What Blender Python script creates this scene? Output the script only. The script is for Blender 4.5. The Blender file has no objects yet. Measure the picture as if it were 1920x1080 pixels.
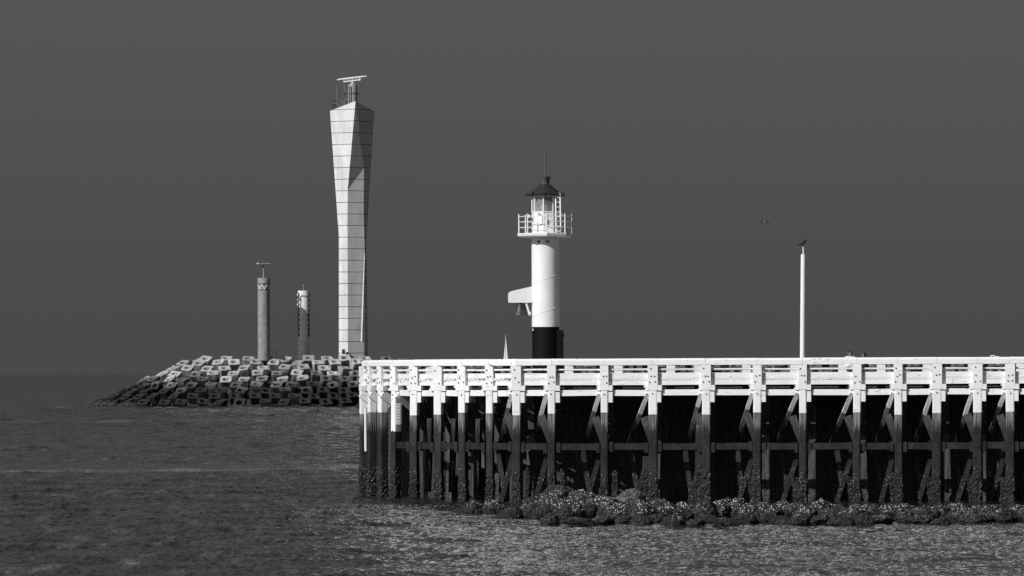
import bpy, bmesh, math, random
import numpy as np
from mathutils import Vector, Matrix, noise
R = math.radians
random.seed(7)
rng = np.random.default_rng(7)
scene = bpy.context.scene
col = scene.collection

# ------------------------------------------------------------------ camera, sky, sun, exposure
F = 200 / 36 * 1920            # focal length in photo pixels
EYE = 5.2
ROLL = R(0.24)
cd = bpy.data.cameras.new('camera'); cam = bpy.data.objects.new('camera', cd); col.objects.link(cam)
cd.lens = 200; cd.sensor_width = 36; cd.shift_y = 157 / 1920
cd.clip_start = 1; cd.clip_end = 60000
cam.matrix_world = Matrix.Translation((0, 0, EYE)) @ Matrix.Rotation(R(90), 4, 'X') @ Matrix.Rotation(-ROLL, 4, 'Z')
scene.camera = cam

SUN_AZ, SUN_EL = R(-47), R(34)                     # azimuth: 0 = from behind the camera, negative = from the left
sdir = Vector((math.sin(SUN_AZ) * math.cos(SUN_EL), -math.cos(SUN_AZ) * math.cos(SUN_EL), math.sin(SUN_EL)))
w = bpy.data.worlds.new('World'); scene.world = w; w.use_nodes = True
wn, wl = w.node_tree.nodes, w.node_tree.links
bg = wn['Background']; bg.inputs[1].default_value = 0.1
sk = wn.new('ShaderNodeTexSky'); sk.sky_type = 'NISHITA'; sk.sun_disc = False
sk.dust_density = 5.0; sk.air_density = 0.6
sk.sun_elevation = SUN_EL; sk.sun_rotation = math.atan2(sdir.x, sdir.y)
bw = wn.new('ShaderNodeSeparateColor')              # black and white film behind a red filter: the red record only
pw = wn.new('ShaderNodeMath'); pw.operation = 'POWER'; pw.inputs[1].default_value = 1.0
ml = wn.new('ShaderNodeMath'); ml.operation = 'MULTIPLY_ADD'; ml.inputs[1].default_value = 0.24; ml.inputs[2].default_value = 0.63   # thin even haze over the clear sky
wl.new(sk.outputs[0], bw.inputs[0]); wl.new(bw.outputs[0], pw.inputs[0]); wl.new(pw.outputs[0], ml.inputs[0]); wl.new(ml.outputs[0], bg.inputs[0])

sl = bpy.data.lights.new('sun', 'SUN'); so = bpy.data.objects.new('sun', sl); col.objects.link(so)
sl.energy = 3.9; sl.angle = R(0.5); sl.color = (1, 1, 1)
so.rotation_euler = sdir.to_track_quat('Z', 'Y').to_euler(); so.location = (-60, -60, 80)
vs = scene.view_settings
vs.view_transform = 'Standard'; vs.look = 'None'; vs.exposure = 0.0; vs.gamma = 1; vs.use_curve_mapping = False
scene.cycles.use_denoising = False
scene.cycles.max_bounces = 6; scene.cycles.sample_clamp_indirect = 3; scene.cycles.blur_glossy = 0.5

# ------------------------------------------------------------------ helpers
def at(px, py, Y):
    """photo pixel -> point at distance Y in front of the camera"""
    dx, dy = px - 960, 697 - py
    c, s = math.cos(ROLL), math.sin(ROLL)
    return Vector(((dx * c + dy * s) * Y / F, Y, EYE + (-dx * s + dy * c) * Y / F))

def tag(o, label=None, cat=None, group=None, kind=None):
    if label: o['label'] = label
    if cat: o['category'] = cat
    if group: o['group'] = group
    if kind: o['kind'] = kind
    return o

def empty(name, loc, label=None, cat=None, group=None, rz=0.0):
    o = bpy.data.objects.new(name, None); col.objects.link(o)
    o.location = loc; o.rotation_euler = (0, 0, rz); o.empty_display_size = 0.3
    return tag(o, label, cat, group)

class MB:
    def __init__(s): s.v = []; s.f = []; s.m = []
    def add(s, vs, fs, m=0):
        b = len(s.v); s.v += [tuple(v) for v in vs]
        s.f += [tuple(i + b for i in f) for f in fs]; s.m += [m] * len(fs)
    def box(s, c, sx, sy, sz, rot=None, m=0):
        c = Vector(c); rot = rot or Matrix.Identity(3)
        vs = [c + rot @ Vector((x * sx / 2, y * sy / 2, z * sz / 2)) for x in (-1, 1) for y in (-1, 1) for z in (-1, 1)]
        s.add(vs, [(0, 1, 3, 2), (4, 6, 7, 5), (0, 4, 5, 1), (2, 3, 7, 6), (0, 2, 6, 4), (1, 5, 7, 3)], m)
    def beam(s, p, q, wd, ht, side=None, m=0):
        """bar from p to q; side = direction of the width"""
        p, q = Vector(p), Vector(q); d = (q - p); L = d.length; d.normalize()
        sd = Vector(side) if side is not None else (Vector((0, 0, 1)).cross(d) if abs(d.z) < .98 else Vector((1, 0, 0)))
        sd = (sd - d * sd.dot(d)).normalized(); up = d.cross(sd)
        rot = Matrix((sd, d, up)).transposed()
        s.box((p + q) / 2, wd, L, ht, rot, m)
    def tube(s, pts, r, n=8, m=0, cap=True):
        pts = [Vector(p) for p in pts]; rings = []
        rs = r if isinstance(r, (list, tuple)) else [r] * len(pts)
        b = len(s.v)
        for i, p in enumerate(pts):
            d = (pts[min(i + 1, len(pts) - 1)] - pts[max(i - 1, 0)]).normalized()
            a = Vector((1, 0, 0)) if abs(d.x) < .9 else Vector((0, 1, 0))
            u = d.cross(a).normalized(); v = d.cross(u)
            for k in range(n):
                t = 2 * math.pi * k / n
                s.v.append(tuple(p + (u * math.cos(t) + v * math.sin(t)) * rs[i]))
        for i in range(len(pts) - 1):
            for k in range(n):
                a0 = b + i * n + k; a1 = b + i * n + (k + 1) % n
                s.f.append((a0, a1, a1 + n, a0 + n)); s.m.append(m)
        if cap:
            s.f.append(tuple(b + k for k in reversed(range(n)))); s.m.append(m)
            e = b + (len(pts) - 1) * n
            s.f.append(tuple(e + k for k in range(n))); s.m.append(m)
    def lathe(s, prof, c, n=32, m=0, ph=0.0):
        """prof: (radius, z) list, c: axis foot"""
        c = Vector(c); b = len(s.v)
        for r, z in prof:
            for k in range(n):
                t = 2 * math.pi * k / n + ph
                s.v.append((c.x + r * math.cos(t), c.y + r * math.sin(t), c.z + z))
        for i in range(len(prof) - 1):
            for k in range(n):
                a0 = b + i * n + k; a1 = b + i * n + (k + 1) % n
                s.f.append((a0, a1, a1 + n, a0 + n)); s.m.append(m)
        s.f.append(tuple(b + k for k in reversed(range(n)))); s.m.append(m)
        e = b + (len(prof) - 1) * n
        s.f.append(tuple(e + k for k in range(n))); s.m.append(m)
    def build(s, name, mats, parent=None, smooth=False, fix=True):
        me = bpy.data.meshes.new(name)
        off = Vector((0, 0, 0))
        if parent is not None:
            par = parent; mw = Matrix.Identity(4)
            chain = []
            while par is not None: chain.append(par); par = par.parent
            for q in reversed(chain): mw = mw @ (Matrix.Translation(q.location) @ q.rotation_euler.to_matrix().to_4x4())
            inv = mw.inverted(); vv = [tuple(inv @ Vector(v)) for v in s.v]
        else:
            vv = s.v
        me.from_pydata(vv, [], s.f)
        for mt in (mats if isinstance(mats, (list, tuple)) else [mats]): me.materials.append(mt)
        me.polygons.foreach_set('material_index', s.m)
        if fix:
            bm = bmesh.new(); bm.from_mesh(me); bmesh.ops.recalc_face_normals(bm, faces=bm.faces); bm.to_mesh(me); bm.free()
        if smooth:
            me.polygons.foreach_set('use_smooth', [True] * len(me.polygons))
            me.set_sharp_from_angle(angle=R(40))
        me.update()
        o = bpy.data.objects.new(name, me); col.objects.link(o); o.parent = parent
        return o

# ------------------------------------------------------------------ materials (all grey: the place is seen through black and white film)
class NT:
    def __init__(s, name):
        s.mat = bpy.data.materials.new(name); s.mat.use_nodes = True
        s.n, s.l = s.mat.node_tree.nodes, s.mat.node_tree.links
        s.p = s.n['Principled BSDF']; s.geo = s.n.new('ShaderNodeNewGeometry')
    def pos(s, sc=(1, 1, 1), obj=False):
        mp = s.n.new('ShaderNodeMapping'); mp.inputs['Scale'].default_value = sc
        if obj:
            tc = s.n.new('ShaderNodeTexCoord'); s.l.new(tc.outputs['Object'], mp.inputs[0])
        else: s.l.new(s.geo.outputs['Position'], mp.inputs[0])
        return mp.outputs[0]
    def noise(s, vec, scale, detail=4, rough=.6):
        t = s.n.new('ShaderNodeTexNoise'); t.inputs['Scale'].default_value = scale
        t.inputs['Detail'].default_value = detail; t.inputs['Roughness'].default_value = rough
        s.l.new(vec, t.inputs['Vector']); return t.outputs['Fac']
    def z(s):
        x = s.n.new('ShaderNodeSeparateXYZ'); s.l.new(s.geo.outputs['Position'], x.inputs[0]); return x.outputs[2]
    def math(s, op, a, b=None, c=None, clamp=False):
        t = s.n.new('ShaderNodeMath'); t.operation = op; t.use_clamp = clamp
        for i, q in enumerate((a, b, c)):
            if q is None: continue
            if isinstance(q, (int, float)): t.inputs[i].default_value = q
            else: s.l.new(q, t.inputs[i])
        return t.outputs[0]
    def ramp(s, v, a, b, lo=0.0, hi=1.0, smooth=True):
        t = s.n.new('ShaderNodeMapRange'); t.interpolation_type = 'SMOOTHSTEP' if smooth else 'LINEAR'
        s.l.new(v, t.inputs[0]); t.inputs[1].default_value = a; t.inputs[2].default_value = b
        t.inputs[3].default_value = lo; t.inputs[4].default_value = hi; return t.outputs[0]
    def mix(s, f, a, b):
        # grey mix: a + f*(b-a)
        d = s.math('SUBTRACT', b, a); return s.math('MULTIPLY_ADD', d, f, a)
    def val(s, x):
        t = s.n.new('ShaderNodeValue'); t.outputs[0].default_value = x; return t.outputs[0]
    def base(s, v):
        c = s.n.new('ShaderNodeCombineColor')
        for i in range(3): s.l.new(v, c.inputs[i])
        s.l.new(c.outputs[0], s.p.inputs['Base Color'])
    def bump(s, h, strength=.5, dist=.02):
        b = s.n.new('ShaderNodeBump'); b.inputs['Strength'].default_value = strength; b.inputs['Distance'].default_value = dist
        s.l.new(h, b.inputs['Height']); s.l.new(b.outputs[0], s.p.inputs['Normal'])
    def rough(s, r, spec=.5):
        s.p.inputs['Roughness'].default_value = r; s.p.inputs['Specular IOR Level'].default_value = spec

def simple(name, lo, hi, scale=3, rough=.6, bump=.2, stretch=(1, 1, 1), metal=0, obj=False, dist=.02):
    t = NT(name); n = t.noise(t.pos(stretch, obj), scale, 5)
    t.base(t.ramp(n, .3, .7, lo, hi)); t.rough(rough); t.p.inputs['Metallic'].default_value = metal
    if bump: t.bump(n, bump, dist)
    return t.mat

def white_timber():
    t = NT('white_painted_timber')
    big = t.noise(t.pos((1, 1, 1)), 1.6, 4); streak = t.noise(t.pos((9, 9, .8)), 2.5, 4)
    grain = t.noise(t.pos((2.2, 2.2, 14)), 3, 3)
    v = t.ramp(big, .3, .7, .74, .84)
    wear = t.math('MULTIPLY', t.ramp(streak, .58, .72), t.ramp(big, .4, .65))
    v = t.mix(t.math('MULTIPLY', wear, .6), v, t.val(.36))
    chip = t.ramp(t.noise(t.pos((1.6, 1.6, 9)), 4, 6, .7), .66, .72)
    v = t.mix(t.math('MULTIPLY', chip, .75), v, t.val(.14))
    v = t.mix(t.ramp(grain, .35, .65, 0, .06), v, t.val(.5))
    cr = t.math('ABSOLUTE', t.math('SUBTRACT', t.noise(t.pos((.5, .5, 5)), 1.5, 3, .5), .5))
    v = t.mix(t.math('MULTIPLY', t.math('MULTIPLY', t.ramp(cr, 0, .016, 1, 0), t.ramp(big, .5, .6)), .8), v, t.val(.08))
    t.base(v); t.rough(.55, .3); t.bump(grain, .25, .01); return t.mat

def pile_wood(name='tidal_timber', hi=.27):
    """timber weathered grey above, dark with weed between the tides, shell-crusted near low water"""
    t = NT(name)
    z = t.z()
    grain = t.noise(t.pos((10, 10, .7)), 2.2, 5); blot = t.noise(t.pos((1, 1, .8)), 2.4, 4)
    zz = t.math('ADD', z, t.math('MULTIPLY_ADD', grain, 1.1, -.55))
    up = t.ramp(grain, .3, .72, min(.05, hi * .3), hi)
    dark = t.math('MULTIPLY', t.ramp(blot, .3, .7, .012, .028), t.ramp(grain, .3, .7, .7, 1.25))
    v = t.mix(t.ramp(zz, 2.7, 3.35), dark, up)
    vo = t.n.new('ShaderNodeTexVoronoi'); vo.inputs['Scale'].default_value = 17; t.l.new(t.pos(), vo.inputs['Vector'])
    sp = t.n.new('ShaderNodeSeparateColor'); t.l.new(vo.outputs['Color'], sp.inputs[0])
    spot = t.math('MULTIPLY', t.ramp(sp.outputs[0], .62, .95), t.ramp(vo.outputs['Distance'], .5, .15))
    clump = t.ramp(t.noise(t.pos(), 1.7, 3), .38, .62)
    zone = t.ramp(t.math('ADD', z, t.math('MULTIPLY_ADD', blot, 1.2, -.6)), 1.55, 1.0)
    spot = t.math('MULTIPLY', t.math('MULTIPLY', spot, zone), t.math('MULTIPLY_ADD', clump, .75, .25))
    v = t.mix(t.math('MULTIPLY', zone, .6), v, t.val(.018))
    v = t.mix(spot, v, t.val(.42))
    t.base(v); t.rough(.65, .2)
    h = t.math('ADD', t.math('MULTIPLY', grain, .35), t.math('MULTIPLY', t.math('SUBTRACT', 1.0, vo.outputs['Distance']), zone))
    t.bump(h, .8, .03); return t.mat

def crust_rock(name, base, pale, thr):
    """rock under a crust of shells and weed"""
    t = NT(name)
    vo = t.n.new('ShaderNodeTexVoronoi'); vo.inputs['Scale'].default_value = 15; t.l.new(t.pos(), vo.inputs['Vector'])
    sp = t.n.new('ShaderNodeSeparateColor'); t.l.new(vo.outputs['Color'], sp.inputs[0])
    fine = t.noise(t.pos(), 16, 5, .7); big = t.noise(t.pos(), 1.1, 3)
    spot = t.math('MULTIPLY', t.ramp(sp.outputs[0], thr, thr + .3), t.ramp(vo.outputs['Distance'], .55, .12))
    spot = t.math('MULTIPLY', spot, t.ramp(big, .34, .56, .12, 1))
    spot = t.math('MULTIPLY', spot, t.ramp(t.z(), .1, .55, .15, 1))
    nz = t.n.new('ShaderNodeSeparateXYZ'); t.l.new(t.geo.outputs['True Normal'], nz.inputs[0])
    spot = t.math('MULTIPLY', spot, t.ramp(nz.outputs[2], -.3, .45, .15, 1))       # shells sit on the upper sides
    v = t.ramp(fine, .3, .7, base * .5, base * 1.5)
    v = t.mix(spot, v, t.val(pale)); t.base(v); t.rough(.6, .25)
    h = t.math('ADD', fine, t.math('SUBTRACT', 1.0, vo.outputs['Distance'])); t.bump(h, .8, .04); return t.mat

def armour_concrete():
    """pale dry concrete above, dark weed-stained below the high water mark"""
    t = NT('armour_concrete')
    big = t.noise(t.pos(), .35, 3); fine = t.noise(t.pos((1, 1, .5)), 1.8, 6, .7)
    oi = t.n.new('ShaderNodeObjectInfo')
    z = t.math('ADD', t.z(), t.math('MULTIPLY_ADD', big, 2.6, -1.3))
    z = t.math('ADD', z, t.math('MULTIPLY_ADD', oi.outputs['Random'], 1.6, -.8))
    dry = t.math('MULTIPLY', t.ramp(fine, .3, .72, .24, .5), t.math('MULTIPLY_ADD', oi.outputs['Random'], .45, .75))
    mid = t.ramp(fine, .35, .7, .05, .2); wet = t.ramp(fine, .3, .7, .012, .034)
    v = t.mix(t.ramp(z, 4.0, 5.2), mid, dry); v = t.mix(t.ramp(z, 2.7, 3.9), wet, v)
    t.base(v); t.rough(.75, .25); t.bump(fine, .5, .06); return t.mat

def panel_concrete():
    t = NT('panel_concrete')
    big = t.noise(t.pos((1, 1, .6)), .5, 4); st = t.noise(t.pos((2.2, 2.2, .12)), 1.6, 4)
    v = t.math('MULTIPLY', t.ramp(big, .3, .7, .6, .72), t.ramp(st, .5, .75, 1, .78))
    sp = t.noise(t.pos(), 2.1, 2); v = t.mix(t.ramp(sp, .74, .78), v, t.val(.08))
    oi = t.n.new('ShaderNodeObjectInfo'); v = t.math('MULTIPLY', v, t.math('MULTIPLY_ADD', oi.outputs['Random'], .07, .95))
    t.base(v); t.rough(.8, .2); t.bump(big, .2, .05); return t.mat

def water_mat():
    t = NT('harbour_water')
    n1 = t.noise(t.pos((1, .24, 1)), 1.9, 4, .6); n2 = t.noise(t.pos((1, .6, 1)), .35, 3)
    n3 = t.noise(t.pos((1.1, .3, 1)), .4, 5, .65)
    sx0 = t.n.new('ShaderNodeSeparateXYZ'); t.l.new(t.geo.outputs['Position'], sx0.inputs[0])
    wind = t.math('MULTIPLY', t.ramp(sx0.outputs[0], -8, -1, 5.0, 1.2), t.ramp(sx0.outputs[1], 350, 900, 1, 1.6))                  # less wind ripple in the lee of the pier
    t.bump(t.math('ADD', t.math('MULTIPLY', n1, wind), t.math('MULTIPLY', n3, t.ramp(sx0.outputs[1], 330, 900, 2.6, 24))), .5, .22)   # rougher on the open sea
    streak = t.math('MULTIPLY', t.ramp(t.noise(t.pos((1.0, .13, 1)), 1.0, 7, .72), .5, .72), t.ramp(sx0.outputs[1], 300, 650, 1, .15))  # pale streaks painted into the colour as highlights on the ripples
    # foam on an old wake; slick's bright sheen painted in as a pale band
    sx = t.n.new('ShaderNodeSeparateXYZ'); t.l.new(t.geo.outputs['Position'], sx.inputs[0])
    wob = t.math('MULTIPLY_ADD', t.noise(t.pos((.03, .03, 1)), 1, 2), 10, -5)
    foam_sheen = None
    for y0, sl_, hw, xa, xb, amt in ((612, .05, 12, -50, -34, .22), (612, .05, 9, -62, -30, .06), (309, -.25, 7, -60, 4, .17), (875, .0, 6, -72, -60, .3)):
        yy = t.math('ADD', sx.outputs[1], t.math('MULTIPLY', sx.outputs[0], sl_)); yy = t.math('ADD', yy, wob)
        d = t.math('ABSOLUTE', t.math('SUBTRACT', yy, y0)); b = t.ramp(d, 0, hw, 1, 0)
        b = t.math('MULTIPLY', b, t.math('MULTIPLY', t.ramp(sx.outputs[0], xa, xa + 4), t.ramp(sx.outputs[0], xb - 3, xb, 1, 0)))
        b = t.math('MULTIPLY', b, amt); foam_sheen = b if foam_sheen is None else t.math('ADD', foam_sheen, b)
    foam_sheen = t.math('MULTIPLY', foam_sheen, t.ramp(t.noise(t.pos((.5, .25, 1)), 1.2, 5, .7), .35, .6, .35, 1))
    foam_sheen = t.math('ADD', foam_sheen, t.math('MULTIPLY', streak, t.ramp(sx0.outputs[0], -8, -1, .13, .04)))
    t.base(t.math('ADD', foam_sheen, t.ramp(n2, .3, .7, .008, .016)))
    t.rough(.06, .5); t.p.inputs['IOR'].default_value = 1.34; return t.mat

M = {}
M['white'] = white_timber(); M['pile'] = pile_wood(); M['raker'] = pile_wood('dark_tidal_timber', .075); M['armour'] = armour_concrete(); M['stained'] = simple('stained_concrete', .03, .2, .9, .85, .4, dist=.05); M['panel'] = panel_concrete()
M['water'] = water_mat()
M['rock'] = crust_rock('shell_crusted_rock', .018, .8, .33); M['rock2'] = crust_rock('weedy_rock', .017, .65, .5); M['rock3'] = crust_rock('bare_pale_rock', .07, .5, .55)
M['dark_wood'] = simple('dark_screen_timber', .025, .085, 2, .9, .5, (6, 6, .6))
M['deck'] = simple('deck_timber', .2, .34, 3, .8, .4, (5, 1, 1))
M['paint'] = simple('white_gloss_paint', .76, .83, 1.5, .35, 0)
M['black'] = simple('black_paint', .003, .006, 3, .6, .1)
M['black'].node_tree.nodes['Principled BSDF'].inputs['Specular IOR Level'].default_value = .12
M['roofm'] = simple('dark_roof_paint', .016, .028, 6, .5, .15)
M['zinc'] = simple('grey_sheet_metal', .06, .1, 5, .5, .1)
M['steel'] = simple('galvanised_steel', .22, .3, 6, .5, .1)
M['dark'] = simple('dark_iron', .02, .035, 6, .6, .1)
M['bronze'] = simple('weathered_bronze', .022, .045, 6, .5, .2)
M['core'] = simple('joint_shadow_concrete', .05, .08, 2, .9, .1)
M['grey_conc'] = simple('grey_concrete', .2, .28, 1.4, .85, .2)
M['pale_conc'] = simple('pale_concrete', .54, .64, 1.2, .8, .2)
M['rubble'] = simple('dark_rubble', .015, .05, 1.2, .9, .8, dist=.3)
M['sail'] = simple('sailcloth', .66, .76, .8, .7, .05)
M['hullm'] = simple('white_hull', .6, .7, .8, .4, 0)
M['skin'] = simple('skin', .15, .2, 8, .6, 0)
M['hair'] = simple('dark_hair', .008, .014, 30, .6, .3)
M['shirt'] = simple('white_cotton', .68, .78, 9, .8, .2)
M['darkcloth'] = simple('black_cloth', .01, .018, 9, .8, .2)
M['trouser'] = simple('dark_trousers', .02, .035, 9, .8, .2)
M['featherd'] = simple('dark_feathers', .012, .025, 25, .7, .2)
M['featherw'] = simple('white_feathers', .62, .75, 25, .7, .2)
t = NT('lantern_glass'); tr = t.n.new('ShaderNodeBsdfTransparent'); tr.inputs[0].default_value = (.95, .95, .95, 1)
gl = t.n.new('ShaderNodeBsdfGlossy'); gl.inputs['Roughness'].default_value = .02; gl.inputs[0].default_value = (.9, .9, .9, 1)
mx = t.n.new('ShaderNodeMixShader'); lw = t.n.new('ShaderNodeFresnel'); lw.inputs[0].default_value = 1.5
t.l.new(lw.outputs[0], mx.inputs[0]); t.l.new(tr.outputs[0], mx.inputs[1]); t.l.new(gl.outputs[0], mx.inputs[2]); sd_ = t.n.new('ShaderNodeBsdfDiffuse'); sd_.inputs[0].default_value = (.7, .7, .7, 1); m2 = t.n.new('ShaderNodeMixShader')
t.l.new(t.ramp(t.noise(t.pos(), 3, 3), .3, .7, .13, .24), m2.inputs[0]); t.l.new(mx.outputs[0], m2.inputs[1]); t.l.new(sd_.outputs[0], m2.inputs[2]); t.l.new(m2.outputs[0], t.n['Material Output'].inputs[0]); M['glass'] = t.mat
M['lens'] = simple('lantern_interior', .5, .6, 2, .6, 0)

# ------------------------------------------------------------------ water: one sheet to the horizon, waves as geometry
def make_water():
    ys = [-80.0, -20.0, 40.0, 90.0, 115.0, 128.0]; y = 135.0
    while y < 40000:
        ys.append(y)
        y += .2 if y < 235 else .2 * (y / 235) ** 2
        if y > 2500: y += .05 * y
    ys.append(60000.0)
    u = np.concatenate([np.linspace(-1.6, -.16, 24)[:-1], np.linspace(-.16, -.105, 24)[:-1], np.linspace(-.105, .105, 470), np.linspace(.105, .16, 24)[1:], np.linspace(.16, 1.6, 24)[1:]])
    Y = np.array(ys)[:, None]; X = u[None, :] * np.maximum(Y, 110.0); Y = Y + X * 0
    Z = np.zeros_like(X)
    rr = np.random.default_rng(3)
    dY = np.gradient(np.array(ys))[:, None]; dX = np.gradient(u)[None, :] * np.maximum(np.array(ys), 110)[:, None]
    # patches of steeper ripples on a gentler sea
    patch = np.zeros_like(X)
    for k in range(14):
        lx, ly = rr.uniform(6, 30), rr.uniform(4, 16)
        patch += np.cos(2 * math.pi * (X / lx * rr.choice((-1, 1)) + Y / ly) + rr.uniform(0, 6.28))
    patch = np.clip((patch / math.sqrt(7) + .2) / 1.1, 0, 1.05)
    slick = np.exp(-((Y - 308 + .25 * X + 5 * np.sin(X * .11)) / 9) ** 2) * (X < 3) + .7 * np.exp(-((Y - 600 + 20 * np.sin(X * .05)) / 26) ** 2) * (X < 10)
    for k in range(190):
        if k < 120: lx = math.exp(rr.uniform(math.log(.35), math.log(1.5))); ly = math.exp(rr.uniform(math.log(.6), math.log(2.0))); sl0 = .115
        else: lx = math.exp(rr.uniform(math.log(3.5), math.log(25))); ly = math.exp(rr.uniform(math.log(2.2), math.log(11))); sl0 = .036
        kx, ky = 2 * math.pi / lx * rr.choice((-1, 1, 1)), 2 * math.pi / ly
        a = sl0 * math.sqrt(2 / (120 if k < 120 else 70)) * (min(ly, 2.2 * lx) if k < 120 else ly) / (2 * math.pi)
        # waves finer than the sheet can carry are left to the material
        fade = np.clip((np.minimum(lx / np.maximum(dX * 2.4, 1e-3), ly / np.maximum(dY * 2.4, 1e-3)) - .6) / .8, 0, 1)
        amp = a * fade * ((.75 + .55 * patch if k < 120 else .8 + .3 * patch) * (1 - .75 * slick))
        if k >= 120: amp = amp * (1 + 2.0 * np.clip((Y - 330) / 350, 0, 1))                       # open sea beyond the harbour mouth
        th = kx * X + ky * Y + rr.uniform(0, 6.28)
        Z += amp * (np.cos(th) + .2 * np.cos(2 * th))
    sea = np.clip((Y - 380) / 500, 0, 1)
    for k in range(60):
        lx = math.exp(rr.uniform(math.log(9), math.log(60))); ly = math.exp(rr.uniform(math.log(9), math.log(70)))
        fade = np.clip((np.minimum(lx / np.maximum(dX * 2.4, 1e-3), ly / np.maximum(dY * 2.4, 1e-3)) - .6) / .8, 0, 1)
        Z += sea * fade * .02 * math.sqrt(2 / 60) * ly / 6.283 * np.cos(6.283 * (X / lx * rr.choice((-1, 1)) + Y / ly) + rr.uniform(0, 6.28))
    lee = np.clip((X + 6.5) / 5, 0, 1) * np.clip((262 - Y) / 20, 0, 1)                                # lee of the pier
    calm = np.clip((Y - 190) / 12, 0, 1) * np.clip((X + 3) / 4, 0, 1) * np.clip((262 - Y) / 20, 0, 1)   # sheltered behind the rocks
    Z *= (1 - .5 * lee) * (1 - .6 * calm)
    nr, nc = X.shape
    me = bpy.data.meshes.new('water')
    co = np.stack([X, Y, Z], -1).reshape(-1, 3).astype(np.float32)
    i = (np.arange(nr - 1)[:, None] * nc + np.arange(nc - 1)[None, :]).reshape(-1)
    q = np.stack([i, i + 1, i + nc + 1, i + nc], -1).astype(np.int32)
    me.vertices.add(len(co)); me.vertices.foreach_set('co', co.reshape(-1))
    me.loops.add(q.size); me.loops.foreach_set('vertex_index', q.reshape(-1))
    me.polygons.add(len(q)); me.polygons.foreach_set('loop_start', np.arange(0, q.size, 4, dtype=np.int32))
    me.polygons.foreach_set('use_smooth', np.ones(len(q), bool))
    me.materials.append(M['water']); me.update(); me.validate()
    o = bpy.data.objects.new('water', me); col.objects.link(o); tag(o, kind='structure')
    return len(q)
make_water()

# ------------------------------------------------------------------ breakwater: rubble core and armour blocks
BY = 869.0; S = 12.27
ZC = 7.3; SL = 2.25                                 # crest height, slope (run per rise)
XE = (378 - 960) * BY / F; R0 = 1.6; YC = BY + ZC * SL + R0
def crest_z(x): return ZC - .85 * min(max((x - XE - 26) / 12, 0), 1)
def bw_point(s, run):
    """s: length along the row (negative = round the head), run: distance outside the crest edge"""
    rad = R0 + run
    if s >= 0: return Vector((XE + s, YC - rad)), Vector((0, -1))
    a = -s / rad
    return Vector((XE - rad * math.sin(a), YC - rad * math.cos(a))), Vector((-math.sin(a), -math.cos(a)))
mb = MB(); prof = [(-1.5, -1.0), (0, -.95), (2, -.95), (4, -.95), (ZC - .1, -1.0)]
svals = [-9 + 0] + []
rows = []
for zz in (-2.0, 0.0, 2.0, 4.0, 6.2):
    run = (ZC - zz) * SL - 1.9
    rad = R0 + run; ring = []
    for k in range(0, 17):
        a = math.pi * (1 - k / 16) * .99
        ring.append((XE - rad * math.sin(a), YC - rad * math.cos(a), zz + random.uniform(-.15, .15)))
    for k in range(1, 25):
        x = XE + k * 7.0; ring.append((x, YC - rad, zz + random.uniform(-.15, .15) - (ZC - crest_z(x)) * (zz > 1)))
    rows.append(ring)
n = len(rows[0]); V = [p for r_ in rows for p in r_]; Fc = []
for i in range(len(rows) - 1):
    for k in range(n - 1): Fc.append((i * n + k, i * n + k + 1, (i + 1) * n + k + 1, (i + 1) * n + k))
mb.add(V, Fc)
top = rows[-1]; b = len(mb.v); mb.v += top + [(p[0], YC + 14, p[2]) for p in top]
for k in range(n - 1): mb.f.append((b + k, b + k + 1, b + n + k + 1, b + n + k)); mb.m.append(0)
tag(mb.build('rubble_mound', M['rubble'], smooth=False, fix=False), kind='structure')

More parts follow.
